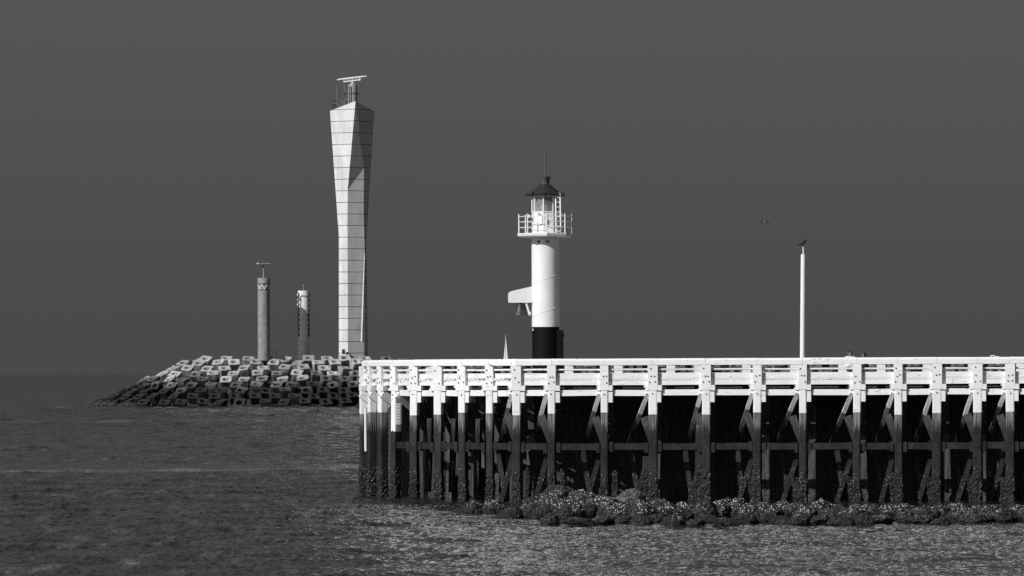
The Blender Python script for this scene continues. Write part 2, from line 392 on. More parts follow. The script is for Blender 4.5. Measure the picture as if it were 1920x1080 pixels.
def block_mesh(var):
    rr = random.Random(var)
    W, D, H = 1.88, 1.62, 1.65
    j = lambda: rr.uniform(-.04, .04)
    cx, cy = .3, .22                                # clipped corners and the notch in each end
    out = [(-W/2, -.26), (-W/2 + .02, -D/2 + cy), (-W/2 + cx * .5, -D/2), (-.45, -D/2 - .02), (.45, -D/2 - .02), (W/2 - cx * .5, -D/2), (W/2 - .02, -D/2 + cy), (W/2, -.26),
           (W/2 - .13, 0), (W/2, .26), (W/2 - .02, D/2 - cy), (W/2 - cx * .5, D/2), (.45, D/2 + .02), (-.45, D/2 + .02), (-W/2 + cx * .5, D/2), (-W/2 + .02, D/2 - cy), (-W/2, .26), (-W/2 + .13, 0)]
    out = [(x + j(), y + j()) for x, y in out]
    n = len(out); hole = []
    for x, y in out:
        a = math.atan2(y / D, x / W); c, s_ = math.cos(a), math.sin(a)
        k = (abs(c) ** 2.3 + abs(s_) ** 2.3) ** (-1 / 2.3)
        hole.append((.5 * c * k, .46 * s_ * k))
    V = []; T = H * .34
    top_z = [rr.uniform(-.02, .02) for _ in range(n)]
    V += [(x * .97, y * .97, T + top_z[i]) for i, (x, y) in enumerate(out)]            # 0 top edge
    V += [(x, y, T - .07) for x, y in out]                                               # 1 chamfer
    V += [(x * .97, y * .95, T - .2) for x, y in out]                                     # 2 slab foot
    V += [(x * .86, y * .8, T - .7) for x, y in out]                                    # 3 waist
    V += [(x * .64, y * .5, T - H) for x, y in out]                                      # 4 foot
    V += [(x * 1.05, y * 1.05, T + .0) for x, y in hole]                                  # 5 hole lip
    V += [(x * .95, y * .92, T - .08) for x, y in hole]                                      # 6 hole wall
    V += [(x * .6, y * .6, T - H + .1) for x, y in hole]                                         # 7 hole depth
    Fs = []
    def ring(a, b):
        for k in range(n): Fs.append((a * n + k, a * n + (k + 1) % n, b * n + (k + 1) % n, b * n + k))
    ring(1, 0); ring(2, 1); ring(3, 2); ring(4, 3); ring(0, 5); ring(5, 6); ring(6, 7)
    ring(7, 4)
    me = bpy.data.meshes.new('armour_block'); me.from_pydata(V, [], Fs); me.materials.append(M['armour'])
    bm = bmesh.new(); bm.from_mesh(me); bmesh.ops.recalc_face_normals(bm, faces=bm.faces); bm.to_mesh(me); bm.free()
    return me
BM = [block_mesh(i) for i in range(6)]
BS = []
for me in BM[:4]:
    q = me.copy(); q.materials[0] = M['stained']; BS.append(q)
nb = 0; made = []
NR = 9
for r in range(NR):
    zt = .35 + r * (ZC - .25) / (NR - 1) * .985
    run = (ZC - zt) * SL
    pitch = 3.1
    s0 = -(R0 + run) * 1.9 if r < NR - 1 else -2.7
    s = -pitch * math.ceil(-s0 / pitch) + (pitch / 2 if r % 2 else 0)
    while s < 140:
        p, nrm = bw_point(s, run)
        ppx = 960 + p.x * F / p.y
        hidden = ppx > 705 and r < NR - 3
        if not hidden and ppx < 2010:
            dz = -(ZC - crest_z(p.x)) if r > 2 else 0
            jit = random.uniform(-.22, .22)
            az = math.atan2(nrm.x, -nrm.y) + R(27) * min(max((ppx - 560) / 60, 0), 1)           # 0 = facing the camera
            o = bpy.data.objects.new('armour_block', random.choice(BS if ppx > 700 else BM)); col.objects.link(o)
            o.location = (p.x + random.uniform(-.42, .42), p.y + random.uniform(-.25, .25), zt + dz + random.uniform(-.12, .12) - (.35 if r == NR - 1 else 0))
            tilt = R(random.gauss(28, 4)) if r < NR - 1 else R(random.gauss(25, 4))
            if random.random() < .07: tilt += R(random.choice((-15, 22)))
            o.rotation_euler = (Matrix.Rotation(az + R(random.gauss(-4, 10)) , 4, 'Z') @ Matrix.Rotation(tilt, 4, 'X') @ Matrix.Rotation(R(random.gauss(0, 5)), 4, 'Y')).to_euler()
            made.append((r, ppx, o)); nb += 1
        s += pitch
ORD = ['zeroth', 'first', 'second', 'third', 'fourth', 'fifth', 'sixth', 'seventh', 'eighth', 'ninth', 'tenth', 'eleventh', 'twelfth', 'thirteenth', 'fourteenth', 'fifteenth',
       'sixteenth', 'seventeenth', 'eighteenth', 'nineteenth', 'twentieth', 'twenty-first', 'twenty-second', 'twenty-third', 'twenty-fourth', 'twenty-fifth', 'twenty-sixth']
ROWN = ['bottom row at the waterline', 'second row above the water', 'third row above the water', 'fourth row above the water', 'middle row', 'fourth row from the top', 'third row from the top', 'second row from the top', 'top row']
POSTX = [675, 691, 711, 737, 775, 820, 865, 917, 968, 1034, 1133, 1224, 1324, 1420, 1505, 1607, 1684, 1757, 1833, 1894, 1975, 2060]
for r in range(NR):
    row = sorted([q for q in made if q[0] == r], key=lambda q: q[1])
    look = 'pale' if r >= 6 else 'stained' if r >= 4 else 'dark wet'
    k = 0; last = None; kk = 0
    for r_, ppx, o in row:
        if ppx < 674:
            k += 1; lab = f'{look} concrete block, {ORD[k]} from left in breakwater {ROWN[r]}'
        else:
            pi_ = max([i for i, q in enumerate(POSTX) if q <= ppx] or [0])
            kk = kk + 1 if pi_ == last else 1; last = pi_
            lab = f'grey block behind railing, {ORD[kk]} right of {ORD[pi_ + 1]} post, {ROWN[r]}'
        tag(o, lab, 'armour block', 'concrete armour blocks on the breakwater')

# ------------------------------------------------------------------ radar tower
TY = 905.0
def tp(px, py, d): 
    v = at(px, py, TY); k = TY / F
    return Vector((v.x, TY + d * k, v.z))
L = (618, 207, 20); Fr = (667, 190, -14); Mi = (652, 356, 0); LW = (635, 445, 12); B1t = (643.5, 440, 3.2); Rt = (701, 207, 40)
B0, B1, B2, B3, B4 = (635, 672, 12), (643.5, 672, 3.2), (652.5, 672, 0), (682.5, 672, 16), (689, 672, 28)
K = (682, 314, 16.2); K2 = (683.5, 470, 16.8); R2 = (686, 449, 28)
KB = (681.5, 400, 15.8); M2 = (651.5, 420, 0)
facets = [
    [L, Mi, Fr], [L, B1t, M2, Mi], [L, LW, B1t], [LW, B0, B1, B1t], [B1t, B1, B2, M2],
    [Fr, Mi, K], [Fr, K, Rt], [K, KB, R2, Rt], [KB, K2, R2], [Mi, M2, KB, K], [M2, B2, B3, K2, KB], [K2, B3, B4, R2],
]
back = [(701, 207, 40), (652, 224, 78), (618, 207, 20)]
wt = empty('radar_tower', tp(662, 672, 12), 'tall pale concrete radar tower of flaring panels on the breakwater', 'radar tower')
def clip(poly, z0, z1):
    def half(pts, f):
        out = []
        for i in range(len(pts)):
            a, b = pts[i], pts[(i + 1) % len(pts)]; fa, fb = f(a), f(b)
            if fa >= 0: out.append(a)
            if (fa >= 0) != (fb >= 0): out.append(a.lerp(b, fa / (fa - fb)))
        return out
    p = half(poly, lambda v: v.z - z0)
    return half(p, lambda v: z1 - v.z) if len(p) > 2 else []
zs = [at(660, y, TY).z for y in [672 + 8] + [662 - 21.75 * i for i in range(0, 22)]] + [60]
core = MB()
cen = tp(662, 500, 20)
for fc in facets:
    P = [tp(*q) for q in fc]
    nrm = Vector((0, 0, 0))
    for i in range(len(P)): nrm += (P[i] - P[0]).cross(P[(i + 1) % len(P)] - P[0])
    nrm.normalize()
    mid = sum(P, Vector()) / len(P)
    if nrm.dot(Vector((mid.x - cen.x, mid.y - cen.y, 0))) < 0: nrm = -nrm
    core.add([p - nrm * .13 for p in P], [tuple(range(len(P)))])
    for z0, z1 in zip(zs[:-1], zs[1:]):
        q = clip(P, z0 + .035, z1 - .035)
        ar = sum(((q[i] - q[0]).cross(q[i + 1] - q[0]).length / 2 for i in range(1, len(q) - 1))) if len(q) > 2 else 0
        if ar < .02: continue
        qc = sum(q, Vector()) / len(q)
        q = [qc + (a - qc) * (1 - .012 / max((a - qc).length, .05)) for a in q]
        pm = MB(); n = len(q)
        pm.add(q + [a - nrm * .16 for a in q], [tuple(range(n)), tuple(n + i for i in reversed(range(n)))] + [(i, (i + 1) % n, n + (i + 1) % n, n + i) for i in range(n)])
        pm.build('panel', M['panel'], wt)
# back of the tower and its roof
bk = [[tp(*Rt), tp(652, 224, 82), tp(*L)], [tp(*R2), tp(662, 447, 52), tp(*LW)], [tp(*B4), tp(664, 672, 52), tp(*B0)]]
core.add([p + Vector((0, .13, 0)) for q in bk for p in q], [(0, 1, 4, 3), (1, 2, 5, 4), (3, 4, 7, 6), (4, 5, 8, 7)])
core.add([tp(618, 209, 20), tp(667, 193, -13), tp(701, 209, 40), tp(652, 226, 80)], [(0, 1, 2, 3)])
core.build('core', M['core'], wt, fix=False)
# light fold down the right face
rb = MB(); rb.add([tp(683.6, 474, 8.5), tp(679, 640, 5.2), tp(676.2, 640, 6.2), tp(682.4, 480, 10)] , [(0, 1, 2, 3)])
rb.add([tp(683.6, 474, 8.5), tp(679, 640, 5.2), tp(682, 640, 11), tp(684, 480, 10.6)], [(0, 1, 2, 3)])
rb.build('rib', M['panel'], wt)
# drum, ladder, scanner
k = TY / F; dc = tp(661, 200, 14)
m = MB(); zt = at(661, 156, TY).z - dc.z
m.lathe([(8.8 * k, -14 * k), (8.8 * k, zt - 4 * k), (7.6 * k, zt - 1.6 * k), (5 * k, zt)], dc, 20); m.build('radar_drum', M['steel'], wt, smooth=True)
m = MB(); m.lathe([(9.4 * k, 0), (9.4 * k, .12)], (dc.x, dc.y, at(661, 175, TY).z), 20)
m.beam(tp(645, 175.3, 14), tp(652, 175.3, 14), .1, .1); m.beam(tp(670, 175.6, 14), tp(676, 175.6, 14), .1, .1); m.beam(tp(675.5, 174, 14), tp(675.5, 177, 14), .1, .1); m.beam(tp(645.2, 174, 14), tp(645.2, 177, 14), .1, .1)
m.build('drum_ring', M['dark'], wt)
lad = MB(); lad.beam(tp(652.6, 159, 5), tp(652.6, 196, 5), .1, .1); lad.beam(tp(656.4, 160, 3.4), tp(656.4, 196, 3.4), .1, .1)
lo = lad.build('ladder', M['steel'], wt)
m = MB()
for i in range(13): m.beam(tp(652.6, 161 + 2.7 * i, 5), tp(656.4, 161 + 2.7 * i, 3.4), .07, .07)
tag(m.build('rung', M['dark'], lo), kind='stuff')
sc_ = empty('scanner', (0, 0, 0)); sc_.parent = wt; sc_.location = Vector((0, 0, 0))
m = MB(); m.tube([tp(631.5, 149.5, 10), tp(645, 147.6, 11), tp(675, 143.9, 13), tp(687, 142.3, 14)], [.12, .17, .17, .1], 8); m.build('scanner_arm', M['paint'], sc_, smooth=True)
m = MB(); m.tube([tp(643.5, 153.2, 11), tp(676, 149.2, 13)], .13, 8)
for x, y in ((644.6, 152), (660, 150), (674.6, 148.4)): m.beam(tp(x, y + 2, 12), tp(x, y - 4, 12), .14, .14)
m.beam(tp(660, 157, 13), tp(660, 151, 13), .3, .3)
m.build('scanner_truss', M['paint'], sc_)
m = MB()
for (x0, y0, x1, y1) in ((631, 163, 631, 196), (645, 158, 645, 172), (639, 186, 644, 196), (645, 185, 645, 197), (645, 185, 651, 185.5), (635.5, 194, 635.5, 200), (628.7, 189, 628.7, 204), (624, 188.6, 632, 189)):
    m.beam(tp(x0, y0, 16), tp(x1, y1, 16), .06, .06)
m.build('aerial', M['steel'], wt)
m = MB()
for y in (195, 198.6): m.box(tp(625, y, 16), .55, .5, .2)
m.beam(tp(622, 188.8, 16), tp(630, 188.8, 16), .3, .12)
m.build('lamp_bracket', M['dark'], wt)
m = MB(); m.box(tp(644.5, 659.5, -8), .5, .6, .75); cb = m.build('cabinet', M['dark']); tag(cb, 'small dark box standing at the left foot of the tall radar tower', 'cabinet')

# ------------------------------------------------------------------ small radar tower and signal tower on the breakwater
T2 = 884.0
def cyl_thing(name, px, ybot, r_px, Yd, label, cat): return empty(name, at(px, ybot, Yd), label, cat), Yd / F
e2, k2 = cyl_thing('small_radar_tower', 495, 676, 11, T2, 'round grey concrete tower with zigzag collar and T shaped scanner, leftmost on breakwater', 'radar tower')
c2 = at(495, 676, T2); Z2 = lambda y: at(495, y, T2).z - c2.z
m = MB(); m.lathe([(11.4 * k2, 0), (11.4 * k2, Z2(543.5))], c2, 32); m.build('shaft', M['grey_conc'], e2, smooth=True)
m = MB(); m.lathe([(10.4 * k2, Z2(543.6)), (10.4 * k2, Z2(532.6))], c2, 32); m.build('collar_core', M['grey_conc'], e2, smooth=True)
m = MB(); m.lathe([(11.6 * k2, Z2(532.4)), (11.6 * k2, Z2(522)), (11.2 * k2, Z2(521.2))], c2, 32); m.build('head_ring', M['grey_conc'], e2, smooth=True)
for y in (532.2, 543.2):
    m = MB(); m.lathe([(11.7 * k2, Z2(y + .6)), (11.7 * k2, Z2(y - .5))], c2, 32); m.build('band', M['dark'], e2, smooth=True)
N = 14
for i in range(N):
    a0, a1 = 2 * math.pi * i / N, 2 * math.pi * (i + 1) / N; rr_ = 10.9 * k2
    z0, z1 = (Z2(543), Z2(533)) if i % 2 else (Z2(533), Z2(543))
    m = MB(); m.beam(c2 + Vector((rr_ * math.cos(a0), rr_ * math.sin(a0), z0)), c2 + Vector((rr_ * math.cos(a1), rr_ * math.sin(a1), z1)), .12, .12); m.build('zigzag_bar', M['pale_conc'], e2)
m = MB(); m.tube([c2 + Vector((0, 0, Z2(522))), c2 + Vector((0, 0, Z2(501)))], 1.3 * k2, 10); m.build('scanner_post', M['steel'], e2, smooth=True)
m = MB(); m.tube([c2 + Vector((-.1, -.1, Z2(501))), c2 + Vector((-.1, -.1, Z2(498.5))), c2 + Vector((-.1, -.1, Z2(495.2)))], [1.6 * k2, 2.2 * k2, 1.2 * k2], 10); m.build('gearbox', M['dark'], e2, smooth=True)
m = MB(); m.beam(at(483, 494, T2), at(507.5, 494, T2), .14, .1); so2 = m.build('scanner_bar', M['steel'], e2)
m = MB(); m.box(at(483, 494, T2), .24, .24, .2); m.build('end_weight', M['paint'], so2)
m = MB()
for a, b_ in (((508, 656.4), (518.5, 656.4)), ((508, 663), (518.5, 663)), ((518.5, 656), (518.5, 672)), ((519.8, 660), (519.8, 672)), ((512, 656.4), (512, 664))):
    m.beam(at(*a, T2 - 1), at(*b_, T2 - 1), .09, .09)
rl = m.build('handrail', M['dark']); tag(rl, 'thin dark handrail beside the foot of the leftmost round tower', 'handrail')

T3 = T2 + 5.95
e3, k3 = cyl_thing('signal_tower', 569.5, 682, 11, T3, 'round pale tower with two columns of dark signal lamps', 'signal tower')
c3 = at(569.5, 682, T3); Z3 = lambda y: at(569.5, y, T3).z - c3.z
m = MB(); m.lathe([(11 * k3, 0), (10.6 * k3, Z3(545.4)), (10.3 * k3, Z3(545))], c3, 32); m.build('shaft', M['pale_conc'], e3, smooth=True)
m = MB(); m.tube([c3 + Vector((0, 0, Z3(546))), c3 + Vector((0, 0, Z3(536)))], .05, 6); m.lathe([(.05, Z3(537)), (.13, Z3(536)), (.08, Z3(534.6))], c3, 8); m.build('roof_light', M['steel'], e3)
def lamp_col(xc, side, ang):
    for i in range(9):
        y = 552.5 + 9.35 * i
        p = at(xc, y, T3); a = R(ang); d = Vector((math.sin(a), -math.cos(a), 0)); p = Vector((c3.x, c3.y, p.z)) + d * 11.0 * k3
        q = Vector((math.cos(a), math.sin(a), 0))
        m = MB(); m.tube([p - d * .14, p + d * .1, p + d * .13], [3.7 * k3, 3.7 * k3, 3.2 * k3], 12); lo = m.build('signal_lamp', M['dark'], e3, smooth=True)
        m = MB(); m.tube([p + d * .132, p + d * .15], [2.3 * k3, 1.8 * k3], 12); m.build('lens', M['pale_conc'], lo)
    m = MB(); a = R(ang); d = Vector((math.sin(a), -math.cos(a), 0)); b0 = Vector((c3.x, c3.y, 0)) + d * 11.3 * k3
    m.beam(b0 + Vector((0, 0, at(xc, 549, T3).z)), b0 + Vector((0, 0, at(xc, 631, T3).z)), .12, .08); m.build('cable_tray', M['steel'], e3)
lamp_col(560.5, -1, -60); lamp_col(579, 1, 66)

# ------------------------------------------------------------------ sailing boat beyond the breakwater
SY = 1150.0; ks = SY / F
sb = empty('sailing_boat', Vector((at(948, 700, SY).x, SY, 0)), 'tall white sails of a boat passing behind the breakwater', 'sailing boat')
bx = at(948, 700, SY).x; topz = at(948, 628, SY).z
m = MB(); st_ = []
for i, (x, wv, kz) in enumerate(((-4.4, .1, .9), (-3, 1.0, .55), (0, 1.45, .4), (3, 1.35, .4), (4.4, 1.1, .5))):
    st_ += [(bx + x * .3, SY + x * .95 - wv * .95, 1.15), (bx + x * .3, SY + x * .95, -kz), (bx + x * .3, SY + x * .95 + wv * .95, 1.15)]
fs = []
for i in range(4):
    a = i * 3; fs += [(a, a + 1, a + 4, a + 3), (a + 1, a + 2, a + 5, a + 4), (a, a + 3, a + 5, a + 2)]
fs += [(0, 2, 1), (12, 13, 14)]
m.add(st_, fs); m.build('hull', M['hullm'], sb)
m = MB(); m.tube([(bx, SY, 0.6), (bx, SY, topz)], .09, 8); m.build('mast', M['steel'], sb)
def sail(name, pts, belly):
    A, B, C = [Vector(p) for p in pts]; m = MB(); n = 8; V = []
    for sgn in (0, .03):
        for i in range(n + 1):
            t_ = i / n
            for j in range(5):
                u_ = j / 4; p = (A.lerp(C, t_)).lerp(B.lerp(C, t_), u_); p = p + Vector((belly, -.3, 0)) * math.sin(math.pi * u_) * (1 - t_) + Vector((0, sgn, 0)); V.append(p)
    fs = []
    o_ = (n + 1) * 5
    for i in range(n):
        for j in range(4):
            a = i * 5 + j; fs.append((a, a + 1, a + 6, a + 5)); fs.append((o_ + a, o_ + a + 5, o_ + a + 6, o_ + a + 1))
    m.add(V, fs); m.build(name, M['sail'], sb, smooth=True, fix=False)
sail('mainsail', [(bx + .05, SY - .1, 2.0), (bx + 1.0, SY - 3.2, 2.0), (bx + .02, SY - .1, topz - .2)], .1)
sail('jib', [(bx - 1.0, SY + 3.9, 1.6), (bx - .1, SY + .3, 1.7), (bx - .02, SY + .2, topz - 1.0)], -.06)

# ------------------------------------------------------------------ the timber pier
posts = [(675, 239.6, -80), (691, 238.0, -70), (711, 236.2, -62), (737, 234.4, -50), (775, 232.6, -22), (820, 231.2, -20), (865, 230.0, -26), (917, 228.8, -14), (968, 227.6, -8)]
pxs = [1034, 1133, 1224, 1324, 1420, 1505, 1607, 1684, 1757, 1833, 1894, 1975, 2060]
for p in pxs: posts.append((p, 227.4 - 2.4 * (p - 968) / 930, -6))
PP = []
for px, Y, a in posts:
    x = at(px, 760, Y).x; PP.append((Vector((x, Y, 0)), R(a)))
pier = empty('timber_pier', (0, 232, 0), 'timber pier with white railing and posts standing on dark tidal piles', 'pier')
def fr(i):
    P, a = PP[i]; return P, Vector((math.cos(a), math.sin(a), 0)), Vector((math.sin(a), -math.cos(a), 0))   # origin, right, outward
def zrot(a): return Matrix.Rotation(a, 3, 'Z')
ZUP = Vector((0, 0, 1))

def rough_pile(P, a, wd, dp, z0, z1, crust_top, amp, seed, lean=(0, 0), paint=None, name='pile', mats=None, taper=0.0):
    """square pile, front face through P, as rings so that its shell crust is geometry"""
    t_ = Vector((math.cos(a), math.sin(a), 0)); n_ = Vector((math.sin(a), -math.cos(a), 0))
    m = MB(); nz = max(2, int((z1 - z0) / .065)); sub = 7
    zl = [z0 + (z1 - z0) * i / nz for i in range(nz + 1)]
    if paint: zl = sorted([z for z in zl if abs(z - paint) > .05] + [paint])
    ring = []
    c = .05
    for k in range(4 * sub):
        s_, f = divmod(k, sub); f = f / sub
        x, y = [(-.5 + f, .5), (.5, .5 - f), (.5 - f, -.5), (-.5, -.5 + f)][s_]
        if f == 0: x *= .93; y *= .93
        ring.append((x, y))
    nr = len(ring); off = Vector((seed * 3.1, seed * 1.7, 0))
    for z in zl:
        cr = min(max((crust_top - z) / .5, 0), 1)
        for x, y in ring:
            q = P + t_ * (x * wd) + n_ * ((y - .5) * dp) + t_ * lean[0] * (z1 - z) + n_ * lean[1] * (z1 - z) + ZUP * z
            d = (t_ * x + n_ * y).normalized()
            e = noise.noise(q * 5 + off) * .45 + noise.noise(q * 14 + off) * .7 + noise.noise(q * 27 + off) * .5 + .2
            w_ = noise.noise(Vector((q.x * 2, q.y * 2, z * .8)) + off) * .012
            m.v.append(tuple(q + d * (amp * cr * e + w_)))
    for i in range(len(zl) - 1):
        mi = 1 if (paint and zl[i] >= paint - 1e-4) else 0
        for k in range(nr): m.f.append((i * nr + k, i * nr + (k + 1) % nr, (i + 1) * nr + (k + 1) % nr, (i + 1) * nr + k)); m.m.append(mi)
    m.f.append(tuple((len(zl) - 1) * nr + k for k in range(nr))); m.m.append(1 if paint else 0)
    return m.build(name, mats or [M['pile'], M['white']], pier, smooth=False)

def part(m, name, mat): return m.build(name, mat, pier)
bolts = MB()
def bolt(p, n_, r=.028):
    bolts.tube([p - n_ * .02, p + n_ * .025], r, 6)

NPOST = len(PP)
for i in range(NPOST):
    P, t_, n_ = fr(i); a = PP[i][1]; rt = zrot(a); px = posts[i][0]
    wj = random.uniform(-.035, .03)
    # pile: dark timber, white paint above 3.5 m
    pz = 3.5 + random.uniform(-.07, .06) - (.75 if i == 3 else 0)
    lean = (random.uniform(-.012, .006), random.uniform(0, .012))
    rough_pile(P, a, .32 + wj, .34, -1.6, 4.44, random.uniform(1.0, 1.5), .075, i + 1, lean, paint=pz)
    # railing post, a little wider and proud of the pile
    m = MB(); pw_ = .37 + wj
    c = P + n_ * .015 - n_ * .19
    ztop = 5.455
    m.box(c + ZUP * ((4.44 + ztop) / 2 + .003), pw_, .38, ztop - 4.446, rt); part(m, 'rail_post', M['white'])
    for (u_, z) in ((-.09, 5.28), (.08, 5.0), (-.05, 4.98), (.1, 4.76), (-.1, 4.74), (.0, 4.28)):
        if random.random() < .8: bolt(P + n_ * (.015 if z > 4.45 else .0) + t_ * (u_ + random.uniform(-.02, .02)) + ZUP * (z + random.uniform(-.03, .03)) + n_ * .004, n_)
    # clamps either side: left one ends in a point, right one square
    for dz in (4.49, 4.595):
        m = MB(); h = .1
        L0 = .29 + random.uniform(-.03, .05)
        base = P - n_ * .06
        w0 = pw_ / 2 + .003
        V = []
        for d_ in (0, -.3):
            V += [base + n_ * d_ - t_ * w0 + ZUP * (dz - h / 2), base + n_ * d_ - t_ * w0 + ZUP * (dz + h / 2), base + n_ * d_ - t_ * L0 + ZUP * (dz + h / 2), base + n_ * d_ - t_ * (L0 + .05) + ZUP * dz, base + n_ * d_ - t_ * L0 + ZUP * (dz - h / 2)]
        m.add(V, [(0, 1, 2, 3, 4), (9, 8, 7, 6, 5)] + [(k, (k + 1) % 5, 5 + (k + 1) % 5, 5 + k) for k in range(5)]); part(m, 'clamp', M['white'])
    m = MB(); m.box(P - n_ * .14 + t_ * (pw_ / 2 + .083) + ZUP * 4.535, .16, .3, .22, rt); part(m, 'clamp', M['white'])
    # beam end on the right with the knee below it running back under the deck
    if i < 4:
        m = MB(); m.beam(P + t_ * .27 + n_ * .0 + ZUP * 4.32, P + t_ * .27 - n_ * .8 + ZUP * 3.75, .14, .34); part(m, 'corbel', M['white'])
    else:
        m = MB(); m.box(P - n_ * .32 + t_ * .248 + ZUP * 4.17, .165, .62, .42, rt); part(m, 'corbel', M['white'])
        m = MB(); m.beam(P - n_ * .3 + t_ * (pw_ / 2 + .08) + ZUP * 4.0, P - n_ * 2.6 + t_ * (.1) + ZUP * 2.2, .15, .22); part(m, 'knee_brace', M['dark_wood'])
    # cleats on the lower waler
    for sg in (-1, 1):
        if i > 3:
            m = MB(); m.box(P - n_ * .1 + t_ * sg * (.255 + random.uniform(0, .02)) + ZUP * (2.17 + random.uniform(-.04, .04)), .14, .2, .4, rt); part(m, 'cleat', M['pile'])
    bolts_l = P + n_ * .01
    bolt(bolts_l + ZUP * (2.2 + random.uniform(-.03, .03)), n_, .035); bolt(bolts_l + ZUP * (2.75 + random.uniform(-.1, .1)) + t_ * random.uniform(-.05, .05), n_, .035)
    # raking members behind
    if i >= 8:
        m = MB(); top_ = P - t_ * .2 - n_ * .12 + ZUP * 4.35; bot = P - t_ * random.uniform(.95, 1.15) - n_ * 1.9 + ZUP * random.uniform(1.9, 2.4)
        tip = top_.lerp(bot, random.uniform(.22, .4))
        m.beam(top_, tip, .16, .17, t_, 0); m.beam(tip, bot, .155, .165, t_, 1)
        m.build('diagonal_brace', [M['white'], M['pile']], pier)
        m = MB(); m.beam(P - t_ * random.uniform(.4, .5) - n_ * .75 + ZUP * random.uniform(3.3, 3.5), P + t_ * .12 - n_ * .42 + ZUP * 1.9, .3, .22, t_); part(m, 'raker', M['raker'])
        m = MB(); m.beam(P - t_ * random.uniform(.85, 1.0) - n_ * 1.25 + ZUP * 2.0, P - t_ * random.uniform(.5, .62) - n_ * 1.0 + ZUP * -.4, .2, .2, t_); part(m, 'raker', M['raker'])
        m = MB(); m.beam(P - t_ * .16 - n_ * .6 + ZUP * 2.05, P - t_ * random.uniform(.85, 1.05) - n_ * .8 + ZUP * -.5, .2, .2, t_); part(m, 'raker', M['raker'])
    elif i >= 4:
        m = MB(); m.beam(P - t_ * .2 - n_ * .5 + ZUP * 4.0, P + t_ * .9 - n_ * 1.2 + ZUP * 1.2, .16, .2, t_); part(m, 'raker', M['raker'])
        m = MB(); m.beam(P + t_ * .5 - n_ * .6 + ZUP * 3.3, P + t_ * .3 - n_ * .8 + ZUP * .3, .2, .24, t_); part(m, 'raker', M['raker'])
    # stub piles crusted with shells beside the foot
    if px > 1200:
        st_top = {1324: 3.05, 1224: 1.8, 1420: 1.3}.get(px, random.uniform(.9, 1.15))
        rough_pile(P - t_ * random.uniform(.24, .30) - n_ * .12, a, .3, .3, -1.2, st_top, 1.6, .085, i + 40, (random.uniform(-.02, .03) if px in (1324, 1224) else .11, 0), name='stub_pile', mats=[M['pile']])
    elif i > 4:
        rough_pile(P + t_ * .35 - n_ * 1.0, a, .22, .22, -1.2, random.uniform(.9, 1.5), 1.6, .06, i + 60, (random.uniform(-.03, .03), 0), name='stub_pile', mats=[M['pile']])
    # inner piles in the shade
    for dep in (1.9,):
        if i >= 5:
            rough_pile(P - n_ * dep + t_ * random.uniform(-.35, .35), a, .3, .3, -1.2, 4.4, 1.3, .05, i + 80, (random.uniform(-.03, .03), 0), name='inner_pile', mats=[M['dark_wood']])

def bay(i, d, z0, z1, th, name, mat, g0=0.0, g1=0.0, jz=0.0):
    P, t0, n0 = fr(i); Q, t1, n1 = fr(i + 1)
    p = P - n0 * (d + th / 2) + t0 * g0; q = Q - n1 * (d + th / 2) - t1 * g1
    z = (z0 + z1) / 2; j0, j1 = random.uniform(-jz, jz), random.uniform(-jz, jz)
    m = MB(); m.beam(p + ZUP * (z + j0), q + ZUP * (z + j1), th, z1 - z0); return part(m, name, mat)
for i in range(NPOST - 1):
    g = .196
    P, t0, n0 = fr(i); Q, t1, n1 = fr(i + 1)
    m = MB(); j0, j1 = random.uniform(-.006, .006), random.uniform(-.006, .006); V = []
    for O_, n_, t_, z_, s_ in ((P + (Vector((.13, 0, 0)) if i == 0 else Vector((0, 0, 0))), n0, t0, j0, .004), (Q, n1, t1, j1, -.004)):
        for d_, zz_ in ((.03, 5.458), (.03, 5.635), (-.015, 5.695), (-.06, 5.71), (-.36, 5.71), (-.39, 5.69), (-.39, 5.458)): V.append(O_ + n_ * d_ + t_ * s_ + ZUP * (zz_ + z_))
    m.add(V, [tuple(range(7)), tuple(7 + k for k in reversed(range(7)))] + [(k, (k + 1) % 7, 7 + (k + 1) % 7, 7 + k) for k in range(7)]); part(m, 'handrail', M['white'])
    m = MB(); m.tube([P - n0 * .17 + t0 * .1 + ZUP * 5.27, Q - n1 * .17 - t1 * .1 + ZUP * (5.27 + random.uniform(-.015, .015))], .04, 8); m.build('mid_rail', M['white'], pier, smooth=True)
    bay(i, .165, 4.93, 5.13, .07, 'upper_board', M['white'], g * .9, g * .9, .006)
    bay(i, .165, 4.652, 4.835, .09, 'edge_board', M['white'], g * .9, g * .9, .006)
    if i >= 3:
        bay(i, .12, 4.225, 4.46, .2, 'waler', M['white'], g * 1.75, g * .9, .012)
        bay(i, .06, 2.07, 2.33, .16, 'lower_waler', M['pile'], .17, .17, .015)
